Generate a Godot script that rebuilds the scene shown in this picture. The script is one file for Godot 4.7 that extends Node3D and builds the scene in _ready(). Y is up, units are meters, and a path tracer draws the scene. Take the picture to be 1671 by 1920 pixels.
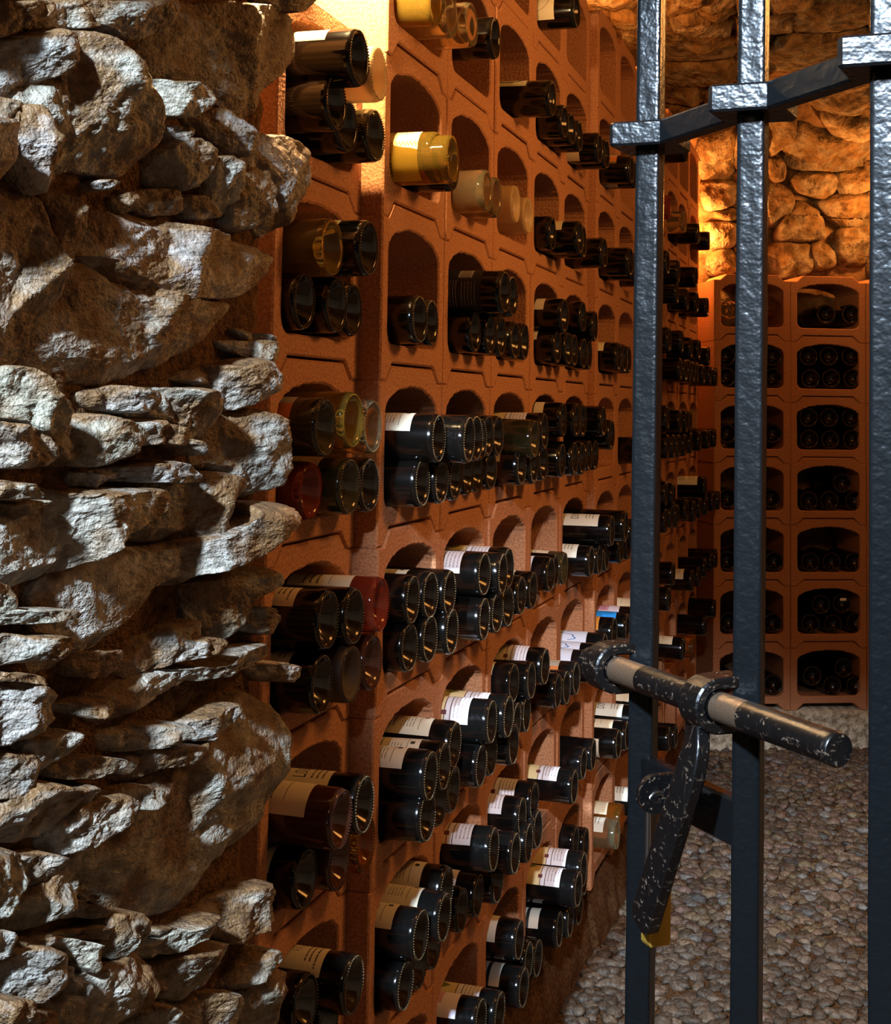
extends Node3D

# A wine cellar seen past a rubble stone jamb and an open wrought iron gate.
# Measured frame: x to the right, y up, z away from the camera (turned to Godot's -z by V()). Metres, eye height is y = 0.

const ROW := 0.25
const COL := 0.325
const ROW0 := 0.0392
const FLOOR := -1.365

var rng := RandomNumberGenerator.new()
var mats := {}
var looks := {}
var shapes := {}
var rough_noise := FastNoiseLite.new()
var fine_noise := FastNoiseLite.new()
var strata_noise := FastNoiseLite.new()
var niche_words := {}


func _ready() -> void:
	rng.seed = 4711
	set_camera()
	set_light()
	make_noises()
	make_materials()
	build_shell()
	build_racks()
	build_jamb()
	build_vault()
	build_floor()
	build_bottles()
	build_gate()
	build_lamps()


# ---------------------------------------------------------------- camera and light

func set_camera() -> void:
	var cam := Camera3D.new()
	cam.name = "camera"
	cam.near = 0.05
	cam.far = 60.0
	cam.projection = Camera3D.PROJECTION_FRUSTUM
	cam.keep_aspect = Camera3D.KEEP_HEIGHT
	cam.size = 0.05 * 1920.0 / 2687.57
	cam.frustum_offset = Vector2(0.0, -0.05 * (960.0 - 604.66) / 2687.57)
	cam.basis = Basis(Vector3(1, 0, 0), 0.05906) * Basis(Vector3(0, 0, 1), 0.01331)
	cam.current = true
	add_child(cam)


func set_light() -> void:
	var we := WorldEnvironment.new()
	we.name = "surroundings"
	var e := Environment.new()
	e.background_mode = Environment.BG_COLOR
	e.background_color = Color(0.12, 0.14, 0.18)
	e.tonemap_mode = Environment.TONE_MAPPER_LINEAR
	e.tonemap_exposure = 1.0
	e.sdfgi_enabled = true
	e.ssao_enabled = true
	e.ssil_enabled = true
	we.environment = e
	add_child(we)
	# daylight through the entrance behind the camera, to its left
	var day := AreaLight3D.new()
	day.name = "daylight"
	day.area_size = Vector2(0.10, 0.18)
	day.light_color = Color(0.80, 0.90, 1.0)
	day.light_energy = 52.0
	day.area_range = 30.0
	day.area_attenuation = 2.0
	day.shadow_enabled = true
	add_child(day)
	day.look_at_from_position(V(-0.80, 1.30, -1.0), V(0.0, -0.3, 2.4))
	# a shaft of daylight from the top of the entrance that falls on the lower racks and the floor
	var shaft := SpotLight3D.new()
	shaft.name = "daylight_shaft"
	shaft.light_color = Color(0.92, 0.94, 1.0)
	shaft.light_energy = 24.0
	shaft.spot_range = 30.0
	shaft.spot_attenuation = 2.0
	shaft.spot_angle = 8.0
	shaft.spot_angle_attenuation = 0.8
	shaft.light_size = 0.06
	shaft.shadow_enabled = true
	add_child(shaft)
	shaft.look_at_from_position(V(-0.15, 1.12, -1.1), V(0.56, -0.95, 3.8))


func build_lamps() -> void:
	lamp("ledge_lamp", V(-0.17, 0.74, 1.93), 2.6, 0.03, Color(1.0, 0.84, 0.60), "small warm lamp on the ledge above the leftmost rack")
	lamp("corner_lamp", V(1.0, 0.74, 6.03), 0.9, 0.03, Color(1.0, 0.64, 0.30), "small warm lamp behind the far end of the long rack")
	lamp("wall_lamp", V(1.83, 0.86, 5.9), 0.45, 0.03, Color(1.0, 0.64, 0.30), "small warm lamp over the back rack behind the nearest gate bar")
	lamp("vault_lamp", V(0.47, 1.17, 4.5), 0.6, 0.03, Color(1.0, 0.64, 0.30), "small warm lamp on top of the long rack under the vault")
	lamp("ceiling_lamp", V(1.3, 0.85, 2.4), 0.66, 0.2, Color(1.0, 0.79, 0.50), "round warm ceiling lamp right of the gate")



func lamp(called: String, at: Vector3, energy: float, size: float, tint: Color, label: String) -> void:
	var root := thing(called, label, "lamp", at)
	var s := SphereMesh.new()
	s.radius = size
	s.height = size * 2.0
	s.radial_segments = 20
	s.rings = 10
	put("bulb", s, mats.bulb, root)
	var c := CylinderMesh.new()
	c.top_radius = size * 0.55
	c.bottom_radius = size * 0.7
	c.height = size
	put("socket", c, mats.iron, root).position = Vector3(0, -size * 1.35 if called != "ceiling_lamp" else size * 1.35, 0)
	var o := OmniLight3D.new()
	o.name = "bulb_light"
	o.light_color = tint
	o.light_energy = energy
	o.light_size = size
	o.omni_range = 30.0
	o.omni_attenuation = 2.0
	o.shadow_enabled = true
	root.add_child(o)


# ---------------------------------------------------------------- small helpers

func V(x: float, y: float, z: float) -> Vector3:
	return Vector3(x, y, -z)


func numbered(called: String) -> String:
	if not has_node(called):
		return called
	var k := 1
	while has_node("%s_%03d" % [called, k]):
		k += 1
	return "%s_%03d" % [called, k]


func thing(called: String, label: String, category: String, at := Vector3.ZERO, group := "") -> Node3D:
	var o := Node3D.new()
	o.name = numbered(called)
	add_child(o, true)
	o.position = at
	o.set_meta("label", label)
	o.set_meta("category", category)
	if group:
		o.set_meta("group", group)
	return o


func put(called: String, mesh: Mesh, mat: Material, parent: Node) -> MeshInstance3D:
	var o := MeshInstance3D.new()
	o.name = called
	o.mesh = mesh
	o.material_override = mat
	parent.add_child(o, true)
	return o


func structure(called: String, label: String, mesh: Mesh, mat: Material) -> Node3D:
	var o: Node3D
	if mesh:
		o = put(called, mesh, mat, self)
	else:
		o = Node3D.new()
		o.name = called
		add_child(o, true)
	o.set_meta("kind", "structure")
	o.set_meta("label", label)
	o.set_meta("category", called.get_slice("_", 0))
	return o


# rows of points as one surface; «out» is the way that the middle of the surface faces
func sheet(rows: Array, closed: bool, out: Vector3, colors = null, st: SurfaceTool = null, smooth := true, uvs := false) -> SurfaceTool:
	var own := st == null
	if own:
		st = SurfaceTool.new()
		st.begin(Mesh.PRIMITIVE_TRIANGLES)
	st.set_smooth_group(0 if smooth else -1)
	var n: int = rows[0].size()
	var m := rows.size()
	var i0 := m / 2 - 1
	var j0 := n / 2 if not closed else 0
	var j1 := (j0 + 1) % n if closed else mini(j0 + 1, n - 1)
	if not closed and j0 == j1:
		j0 -= 1
	var a: Vector3 = rows[i0][j0]
	var b: Vector3 = rows[i0][j1]
	var c: Vector3 = rows[i0 + 1][j0]
	var flip := (a - c).cross(a - b).dot(out) < 0.0
	var last := n if closed else n - 1
	for i in m - 1:
		var ra: PackedVector3Array = rows[i]
		var rb: PackedVector3Array = rows[i + 1]
		for j in last:
			var k := (j + 1) % n
			var q := [[i, j, ra[j]], [i, k, ra[k]], [i + 1, j, rb[j]], [i, k, ra[k]], [i + 1, k, rb[k]], [i + 1, j, rb[j]]]
			for x in ([0, 1, 2, 3, 4, 5] if not flip else [0, 2, 1, 3, 5, 4]):
				var e: Array = q[x]
				if colors != null:
					st.set_color(colors[e[0]][e[1]])
				if uvs:
					st.set_uv(Vector2(float(e[1] if e[1] >= j else n) / last, float(e[0]) / (m - 1)))
				st.add_vertex(e[2])
	return st


func done(st: SurfaceTool) -> ArrayMesh:
	st.generate_normals()
	st.index()
	return st.commit()


# a flat polygon with its face turned to «out»
func face(st: SurfaceTool, ring: PackedVector2Array, place: Callable, out: Vector3) -> void:
	var t := Geometry2D.triangulate_polygon(ring)
	st.set_smooth_group(-1)
	for i in range(0, t.size(), 3):
		var a: Vector3 = (place as Callable).call(ring[t[i]])
		var b: Vector3 = (place as Callable).call(ring[t[i + 1]])
		var c: Vector3 = (place as Callable).call(ring[t[i + 2]])
		if (a - c).cross(a - b).dot(out) < 0.0:
			var h := b
			b = c
			c = h
		st.add_vertex(a)
		st.add_vertex(b)
		st.add_vertex(c)


func quad(st: SurfaceTool, a: Vector3, b: Vector3, c: Vector3, d: Vector3, out: Vector3) -> void:
	st.set_smooth_group(-1)
	var p := [a, b, c, a, c, d]
	if (a - c).cross(a - b).dot(out) < 0.0:
		p = [a, c, b, a, d, c]
	for x in p:
		st.add_vertex(x)


# a polygon pulled in by d along its corners' bisectors (ring counter-clockwise)
func inset(ring: PackedVector2Array, d: float) -> PackedVector2Array:
	var out := PackedVector2Array()
	var n := ring.size()
	var area := 0.0
	for i in n:
		area += ring[i].cross(ring[(i + 1) % n])
	var s := 1.0 if area > 0.0 else -1.0
	for i in n:
		var e0 := (ring[i] - ring[(i + n - 1) % n]).normalized()
		var e1 := (ring[(i + 1) % n] - ring[i]).normalized()
		var n0 := Vector2(-e0.y, e0.x) * s
		var n1 := Vector2(-e1.y, e1.x) * s
		var b := (n0 + n1).normalized()
		out.append(ring[i] + b * d / maxf(0.4, b.dot(n0)))
	return out


# a polygon drawn out between two planes with chamfered rims; place(p, h) gives the point
func slab(ring: PackedVector2Array, h0: float, h1: float, cham: float, place: Callable, st: SurfaceTool = null) -> SurfaceTool:
	if st == null:
		st = SurfaceTool.new()
		st.begin(Mesh.PRIMITIVE_TRIANGLES)
	var small := inset(ring, cham)
	var mid := Vector2.ZERO
	for p in ring:
		mid += p / ring.size()
	var up: Vector3 = (place as Callable).call(mid, 1.0) - (place as Callable).call(mid, 0.0)
	face(st, small, func(p): return (place as Callable).call(p, h1), up)
	face(st, small, func(p): return (place as Callable).call(p, h0), -up)
	var n := ring.size()
	var area := 0.0
	for i in n:
		area += ring[i].cross(ring[(i + 1) % n])
	for i in n:
		var k := (i + 1) % n
		var e := (ring[k] - ring[i]).normalized()
		var o2 := Vector2(e.y, -e.x) * signf(area)
		var base: Vector3 = (place as Callable).call(ring[i], 0.0)
		var o: Vector3 = (place as Callable).call(ring[i] + o2 * 0.01, 0.0) - base
		var lv := [[small, h0], [ring, h0 + cham], [ring, h1 - cham], [small, h1]]
		for s in 3:
			var lo: PackedVector2Array = lv[s][0]
			var hi: PackedVector2Array = lv[s + 1][0]
			var tilt := o.normalized() + up.normalized() * (s - 1.0)
			quad(st, (place as Callable).call(lo[i], lv[s][1]), (place as Callable).call(lo[k], lv[s][1]), (place as Callable).call(hi[k], lv[s + 1][1]), (place as Callable).call(hi[i], lv[s + 1][1]), tilt)
	return st


func solid_box(lo: Vector3, hi: Vector3) -> ArrayMesh:
	var ring := PackedVector2Array([Vector2(lo.x, lo.z), Vector2(hi.x, lo.z), Vector2(hi.x, hi.z), Vector2(lo.x, hi.z)])
	return done(slab(ring, lo.y, hi.y, 0.004, func(p, h): return Vector3(p.x, h, p.y)))


# a round or polygonal section carried along a path of frames [centre, side, up]
func tube(path: Array, section: Callable, n: int, st: SurfaceTool = null, caps := true, colors = null) -> SurfaceTool:
	var rows := []
	for i in path.size():
		var row := PackedVector3Array()
		for j in n:
			var p: Vector2 = (section as Callable).call(i, TAU * j / n)
			row.append(path[i][0] + path[i][1] * p.x + path[i][2] * p.y)
		rows.append(row)
	var mid := rows.size() / 2 - 1
	st = sheet(rows, true, (rows[mid][0] + rows[mid][1]) * 0.5 - path[mid][0], colors, st)
	if caps:
		for e in [0, path.size() - 1]:
			var row: PackedVector3Array = rows[e]
			var out: Vector3 = path[e][0] - path[1 if e == 0 else e - 1][0]
			st.set_smooth_group(-1)
			for j in range(1, n - 1):
				var a := row[0]
				var b := row[j]
				var c := row[j + 1]
				if (a - c).cross(a - b).dot(out) < 0.0:
					b = row[j + 1]
					c = row[j]
				for x in [a, b, c]:
					if colors != null:
						st.set_color(colors[e][0])
					st.add_vertex(x)
	return st


# ---------------------------------------------------------------- materials

func make_noises() -> void:
	rough_noise.seed = 3
	rough_noise.frequency = 1.0
	rough_noise.fractal_octaves = 5
	rough_noise.fractal_gain = 0.55
	rough_noise.noise_type = FastNoiseLite.TYPE_SIMPLEX_SMOOTH
	fine_noise.seed = 9
	fine_noise.frequency = 1.0
	fine_noise.fractal_octaves = 3
	strata_noise.seed = 21
	strata_noise.frequency = 1.0
	strata_noise.fractal_octaves = 3
	strata_noise.fractal_type = FastNoiseLite.FRACTAL_RIDGED


func noise_image(freq: float, octaves: int, s: int, size := 512, kind := FastNoiseLite.TYPE_SIMPLEX_SMOOTH) -> Image:
	var f := FastNoiseLite.new()
	f.noise_type = kind
	f.frequency = freq
	f.fractal_octaves = octaves
	f.fractal_gain = 0.6
	f.seed = s
	return f.get_seamless_image(size, size)


func ramp_texture(im: Image, stops: Array) -> ImageTexture:
	var g := Gradient.new()
	g.offsets = PackedFloat32Array(stops.map(func(x): return x[0]))
	g.colors = PackedColorArray(stops.map(func(x): return x[1]))
	var out := Image.create(im.get_width(), im.get_height(), false, Image.FORMAT_RGB8)
	for y in im.get_height():
		for x in im.get_width():
			out.set_pixel(x, y, g.sample(im.get_pixel(x, y).r))
	return ImageTexture.create_from_image(out)


func surface(albedo: Color, rough: float, opts := {}) -> StandardMaterial3D:
	var m := StandardMaterial3D.new()
	m.albedo_color = albedo
	m.roughness = rough
	m.metallic_specular = opts.get("spec", 0.5)
	m.metallic = opts.get("metal", 0.0)
	if opts.has("tex"):
		m.albedo_texture = opts.tex
	if opts.has("bump"):
		m.heightmap_enabled = true
		m.heightmap_texture = opts.bump
		m.heightmap_scale = opts.get("deep", 0.2)
	if opts.has("rough_tex"):
		m.roughness_texture = opts.rough_tex
	if opts.has("tile"):
		m.uv1_triplanar = true
		m.uv1_world_triplanar = opts.get("world", true)
		m.uv1_scale = Vector3.ONE * opts.tile
	m.vertex_color_use_as_albedo = opts.get("tint", false)
	return m


func make_materials() -> void:
	var grit := noise_image(0.02, 5, 5)
	var grain := noise_image(0.06, 4, 6)
	var pits := noise_image(0.03, 3, 7, 512, FastNoiseLite.TYPE_CELLULAR)
	var grit_t := ImageTexture.create_from_image(grit)
	var grain_t := ImageTexture.create_from_image(grain)
	var clay_tex := ramp_texture(grain, [[0.0, Color(0.52, 0.35, 0.23)], [0.45, Color(0.66, 0.45, 0.31)], [0.7, Color(0.72, 0.50, 0.35)], [1.0, Color(0.80, 0.59, 0.43)]])
	var rock_tex := ramp_texture(grit, [[0.0, Color(0.42, 0.38, 0.33)], [0.4, Color(0.74, 0.70, 0.64)], [0.6, Color(0.92, 0.89, 0.84)], [1.0, Color(1, 1, 1)]])
	mats.clay = surface(Color(1, 1, 1), 0.9, {"tex": clay_tex, "bump": grain_t, "deep": 0.16, "tile": 5.0, "spec": 0.25})
	mats.rock = surface(Color(1, 1, 1), 0.6, {"tex": rock_tex, "bump": grain_t, "deep": 0.3, "tile": 6.0, "tint": true, "spec": 0.5})
	mats.vault = surface(Color(1, 1, 1), 0.85, {"tex": rock_tex, "bump": grit_t, "deep": 1.6, "tile": 1.6, "tint": true, "spec": 0.3})
	mats.earth = surface(Color(0.45, 0.33, 0.22), 0.97, {"tex": rock_tex, "bump": grain_t, "deep": 0.5, "tile": 7.0, "spec": 0.2})
	mats.plaster = surface(Color(0.52, 0.42, 0.32), 0.95, {"tex": rock_tex, "bump": grit_t, "deep": 1.0, "tile": 1.0, "spec": 0.2})
	mats.concrete = surface(Color(0.80, 0.76, 0.68), 0.95, {"tex": rock_tex, "bump": grit_t, "deep": 1.2, "tile": 2.5, "spec": 0.2})
	mats.pebble = surface(Color(1, 1, 1), 0.6, {"tex": rock_tex, "bump": grain_t, "deep": 0.15, "tile": 9.0, "tint": true, "spec": 0.45})
	mats.bulb = surface(Color(1.0, 0.75, 0.45), 0.5)
	mats.bulb.emission_enabled = true
	mats.bulb.emission = Color(1.0, 0.66, 0.32)
	mats.bulb.emission_energy_multiplier = 12.0
	# brush-painted iron: lumpy black gloss
	var lumps := noise_image(0.012, 3, 11)
	lumps.convert(Image.FORMAT_RGBA8)
	lumps.blend_rect(fade(pits, 0.25), Rect2i(0, 0, 512, 512), Vector2i.ZERO)
	var lump_t := ImageTexture.create_from_image(lumps)
	mats.iron = surface(Color(0.034, 0.040, 0.045), 0.25, {"bump": lump_t, "deep": 0.07, "tile": 11.0, "spec": 0.3})
	var chips := noise_image(0.045, 4, 15)
	var worn := ramp_texture(chips, [[0.0, Color(0.025, 0.022, 0.022)], [0.72, Color(0.035, 0.03, 0.03)], [0.76, Color(0.26, 0.20, 0.16)], [0.82, Color(0.42, 0.35, 0.29)], [1.0, Color(0.5, 0.44, 0.38)]])
	mats.worn = surface(Color(1, 1, 1), 0.32, {"tex": worn, "bump": ImageTexture.create_from_image(chips), "deep": 0.05, "tile": 5.0, "spec": 0.4})
	mats.bare = surface(Color(0.34, 0.27, 0.21), 0.42, {"bump": grain_t, "deep": 0.05, "tile": 9.0, "metal": 0.55})
	mats.brass = surface(Color(0.78, 0.62, 0.26), 0.38, {"metal": 0.8})
	mats.steel = surface(Color(0.62, 0.6, 0.58), 0.25, {"metal": 1.0})
	# glass
	mats.dark = surface(Color(0.036, 0.029, 0.023), 0.12, {"spec": 0.55})
	mats.green = surface(Color(0.15, 0.13, 0.06), 0.10, {"spec": 0.55})
	mats.brown = surface(Color(0.24, 0.12, 0.08), 0.10, {"spec": 0.55})
	mats.dusty = surface(Color(0.05, 0.046, 0.042), 0.2, {"spec": 0.5, "rough_tex": grit_t, "tile": 6.0, "world": false})
	mats.beads = surface(Color(0.30, 0.23, 0.14), 0.12, {"spec": 0.8})
	mats.matte = surface(Color(0.24, 0.17, 0.10), 0.55)
	mats.gold = wine(Color(0.95, 0.80, 0.34), 0.06, 0.05)
	mats.pale = wine(Color(0.97, 0.90, 0.70), 0.05, 0.05)
	mats.amber = wine(Color(0.80, 0.52, 0.18), 0.08, 0.06)
	mats.rose = wine(Color(0.66, 0.26, 0.16), 0.25, 0.06)
	mats.frost = wine(Color(0.92, 0.80, 0.58), 0.40, 0.45)
	mats.paper = surface(Color(0.9, 0.88, 0.82), 0.8)


func wine(c: Color, body: float, rough: float) -> StandardMaterial3D:
	var m := surface(Color(c.r, c.g, c.b, body), rough, {"spec": 0.5})
	m.refraction_enabled = true
	m.refraction_scale = 0.04
	return m


func fade(im: Image, a: float) -> Image:
	var out := im.duplicate() as Image
	out.convert(Image.FORMAT_RGBA8)
	for y in out.get_height():
		for x in out.get_width():
			var c := out.get_pixel(x, y)
			out.set_pixel(x, y, Color(c.r, c.r, c.r, a))
	return out


# ---------------------------------------------------------------- the room

func build_shell() -> void:
	# the cellar runs from the entrance behind the camera to the back wall; thick walls all round, open only at the entrance
	structure("wall_right", "plain earth-coloured cellar wall on the right", solid_box(Vector3(2.3, -1.6, -6.6), Vector3(2.6, 1.9, 3.0)), mats.plaster)
	structure("wall_rear", "rough earth wall behind the clay racks", cellar_wall(V(-1.25, 0, 1.4), V(0.75, 0, 6.9), 0.25), mats.plaster)
	structure("trim_1", "low mortar plinth under the long clay rack", plinth(), mats.earth)
	structure("trim_2", "grey mortar plinth under the back rack", back_plinth(), mats.concrete)
	structure("ceiling_entrance", "flat ceiling over the entrance", solid_box(Vector3(-1.9, 1.5, -2.9), Vector3(2.6, 1.9, 3.0)), mats.plaster).set_meta("category", "ceiling")
	structure("trim_3", "stone lintel over the entrance, above the picture", solid_box(Vector3(-1.5, 0.74, -0.62), Vector3(2.4, 1.6, -0.42)), mats.plaster)
	structure("wall_entrance", "entrance wall left of the camera", solid_box(Vector3(-1.9, -1.6, -0.35), Vector3(-1.45, 1.9, 3.0)), mats.plaster)


func cellar_wall(a: Vector3, b: Vector3, thick: float) -> ArrayMesh:
	var d := (b - a).normalized()
	var o := d.cross(Vector3.UP) * -1.0
	var ring := PackedVector2Array([Vector2(a.x, a.z), Vector2(b.x, b.z), Vector2(b.x + o.x * thick, b.z + o.z * thick), Vector2(a.x + o.x * thick, a.z + o.z * thick)])
	return done(slab(ring, -1.6, 1.9, 0.004, func(p, h): return Vector3(p.x, h, p.y)))


func plinth() -> ArrayMesh:
	var st: SurfaceTool = null
	for part in [["A", -0.2, COL, 0.0], ["B", 0.0, COL * 5.0, -0.012], ["C", 0.0, COL * 7.0, -0.012]]:
		var b := rack_basis(part[0])
		var o := rack_origin(part[0])
		var rows := []
		for i in 7:
			var row := PackedVector3Array()
			var t := i / 6.0
			for j in 80:
				var u: float = lerpf(part[1], part[2], j / 79.0)
				var h := lerpf(ROW0 - 5.0 * ROW - 0.001, FLOOR - 0.02, t)
				var out: float = part[3] + t * 0.035 + (rough_noise.get_noise_3d(u * 9.0, h * 9.0, 3.0) * 0.02 if i > 0 else 0.0)
				row.append(o + b * Vector3(u, h, out))
			rows.append(row)
		st = sheet(rows, false, b.z, null, st)
		var top := PackedVector3Array()
		quad(st, o + b * Vector3(part[1], ROW0 - 5.0 * ROW - 0.001, part[3]), o + b * Vector3(part[2], ROW0 - 5.0 * ROW - 0.001, part[3]), o + b * Vector3(part[2], ROW0 - 5.0 * ROW - 0.001, -0.26), o + b * Vector3(part[1], ROW0 - 5.0 * ROW - 0.001, -0.26), Vector3.UP)
		quad(st, o + b * Vector3(part[1], ROW0 - 5.0 * ROW, part[3]), o + b * Vector3(part[1], FLOOR, part[3] + 0.035), o + b * Vector3(part[1], FLOOR, -0.26), o + b * Vector3(part[1], ROW0 - 5.0 * ROW, -0.26), -b.x)
	return done(st)


func back_plinth() -> ArrayMesh:
	var b := rack_basis("K")
	var o := rack_origin("K")
	var rows := []
	for i in 9:
		var row := PackedVector3Array()
		for j in 60:
			var u := lerpf(-0.1, COL * 4.2, j / 59.0)
			var h := lerpf(ROW0 - 5.0 * ROW - 0.001, FLOOR - 0.02, clampf((i - 1) / 7.0, 0.0, 1.0))
			var out := -0.3 if i == 0 else 0.015 + rough_noise.get_noise_3d(u * 7.0, h * 12.0, 8.0) * 0.015
			row.append(o + b * Vector3(u, h, out))
		rows.append(row)
	return done(sheet(rows, false, b.z))


# ---------------------------------------------------------------- clay racks

func rack_origin(which: String) -> Vector3:
	match which:
		"A": return Vector3(-0.22284, 0.00000, -1.84618)
		"B": return Vector3(-0.09465, 0.00000, -2.14712)
		"C": return Vector3(0.39007, 0.00000, -3.69830)
	return Vector3(1.10007, 0.00000, -5.86041)


func rack_basis(which: String) -> Basis:
	var a := 0.28933
	if which == "K":
		a = PI / 2.0 - 0.11969
	var d := V(sin(a), 0, cos(a))
	return Basis(d, Vector3.UP, d.cross(Vector3.UP))


# how far the stacked rows have crept along the rack
func creep(which: String, row: int) -> float:
	return 0.0 if which == "K" else 0.0114 * (ROW0 + row * ROW)


func half_outlines(k: int) -> Array:
	rng.seed = 90 + k
	var outer := PackedVector2Array([Vector2(0, 0.2735), Vector2(-0.108, 0.2735), Vector2(-0.1345, 0.2495), Vector2(-0.1617, 0.2495), Vector2(-0.1617, 0.0), Vector2(-0.137, 0.0), Vector2(-0.1075, 0.0275), Vector2(0, 0.0275)])
	var inner := PackedVector2Array([Vector2(0, 0.241)])
	for i in range(1, 19):
		var t := PI / 2.0 * i / 18.0
		inner.append(Vector2(-0.1325 * sin(t) + rng.randf_range(-0.0015, 0.0015), 0.2 + 0.041 * cos(t) + rng.randf_range(-0.0015, 0.0015)))
	inner.append(Vector2(-0.133, 0.14))
	for i in 5:
		var t := PI / 2.0 * i / 4.0
		inner.append(Vector2(-0.109 - 0.024 * cos(t), 0.081 - 0.024 * sin(t)))
	inner.append(Vector2(-0.05, 0.0565))
	inner.append(Vector2(0, 0.057))
	return [outer, inner]


func rack_block(k: int) -> ArrayMesh:
	var st := SurfaceTool.new()
	st.begin(Mesh.PRIMITIVE_TRIANGLES)
	var left := half_outlines(k)
	var right := half_outlines(k + 50)
	var deep := 0.25
	var ring_out := PackedVector2Array()
	var ring_in := PackedVector2Array()
	for p in left[0]:
		ring_out.append(p)
	for p in left[1]:
		ring_in.append(p)
	for i in range(right[0].size() - 2, 0, -1):
		ring_out.append(Vector2(-right[0][i].x, right[0][i].y))
	for i in range(right[1].size() - 2, 0, -1):
		ring_in.append(Vector2(-right[1][i].x, right[1][i].y))
	var c := 0.0028
	var out2 := inset(ring_out, c)
	var in2 := inset(ring_in, -c)
	var nl: int = left[0].size()
	var ml: int = left[1].size()
	for end in [0, 1]:
		var z := 0.0 if end == 0 else -deep
		var o := Vector3.BACK if end == 0 else Vector3.FORWARD
		for side in 2:
			var poly := PackedVector2Array()
			if side == 0:
				for i in nl:
					poly.append(out2[i])
				for i in range(ml - 1, -1, -1):
					poly.append(in2[i])
			else:
				for i in range(nl - 1, out2.size()):
					poly.append(out2[i])
				poly.append(out2[0])
				poly.append(in2[0])
				for i in range(in2.size() - 1, ml - 2, -1):
					poly.append(in2[i])
			face(st, poly, func(p): return Vector3(p.x, p.y, z), o)
	for which in 2:
		var ring := ring_out if which == 0 else ring_in
		var small := out2 if which == 0 else in2
		for i in ring.size():
			var j := (i + 1) % ring.size()
			var e := (ring[j] - ring[i]).normalized()
			var o2 := Vector2(-e.y, e.x)
			var mid := (ring[i] + ring[j]) * 0.5
			var o := Vector3(o2.x, o2.y, 0)
			# outlines run left side first: outward is to the left of travel for the rim, inward for the opening
			if which == 0:
				if not Geometry2D.is_point_in_polygon(mid - o2 * 0.001, ring):
					o = -o
			elif Geometry2D.is_point_in_polygon(mid - o2 * 0.001, ring):
				o = -o
			var levels := [[small, 0.0], [ring, -c], [ring, -deep + c], [small, -deep]]
			for s in 3:
				var p: PackedVector2Array = levels[s][0]
				var q: PackedVector2Array = levels[s + 1][0]
				quad(st, Vector3(p[i].x, p[i].y, levels[s][1]), Vector3(p[j].x, p[j].y, levels[s][1]), Vector3(q[j].x, q[j].y, levels[s + 1][1]), Vector3(q[i].x, q[i].y, levels[s + 1][1]), o + Vector3(0, 0, 1.0 - s))
	return done(st)


func build_racks() -> void:
	var kinds := []
	for k in 5:
		kinds.append(rack_block(k * 3 + 1))
	rng.seed = 17
	for r in [["A", 1, 2, "leftmost clay bottle rack, one niche wide, half hidden by the stone jamb"], ["B", 5, 4, "long terracotta bottle rack of arched niches, five niches wide, left of the gate"], ["C", 7, 4, "far terracotta bottle rack seen between the two left gate bars, seven niches wide"], ["K", 3, 2, "terracotta bottle rack along the back wall, facing the camera behind the gate"]]:
		var root := thing("bottle_rack", r[3], "wine rack", rack_origin(r[0]))
		root.basis = rack_basis(r[0])
		for row in range(-5, r[2]):
			for c in r[1]:
				var b := put("rack_block", kinds[rng.randi() % 5], mats.clay, root)
				b.position = Vector3((c + 0.5) * COL + creep(r[0], row) + rng.randf_range(-0.0006, 0.0006), ROW0 + row * ROW, rng.randf_range(-0.003, 0.001))
				if rng.randf() < 0.5:
					b.rotation.y = rng.randf_range(-0.004, 0.004)


# ---------------------------------------------------------------- rubble stones

const JAMB_O := Vector3(-0.37202, 0.00000, -1.20256)
const JAMB_D := Vector3(0.32862, 0.00000, -0.94446)
const JAMB_N := Vector3(0.94446, 0.00000, 0.32862)


func on_jamb(s: float, t: float, h: float) -> Vector3:
	return JAMB_O + JAMB_D * s + Vector3.UP * t + JAMB_N * h


func on_vault(s: float, t: float, h: float) -> Vector3:
	var prof := [Vector2(0.27, 0.3), Vector2(0.27, 0.85), Vector2(0.2, 1.1), Vector2(-0.1, 1.24), Vector2(-0.6, 1.34), Vector2(-1.3, 1.42), Vector2(-2.2, 1.46), Vector2(-3.4, 1.48), Vector2(-4.4, 1.49)]
	var q := t
	var k := 0
	while k < prof.size() - 2 and q > prof[k].distance_to(prof[k + 1]):
		q -= prof[k].distance_to(prof[k + 1])
		k += 1
	var e: Vector2 = (prof[k + 1] - prof[k]).normalized()
	var n := Vector2(-e.y, e.x)
	var p: Vector2 = prof[k] + e * q + n * h
	var b := rack_basis("K")
	return V(1.4227, 0, 5.8992) + b.x * s + Vector3.UP * p.y - b.z * p.x


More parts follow.
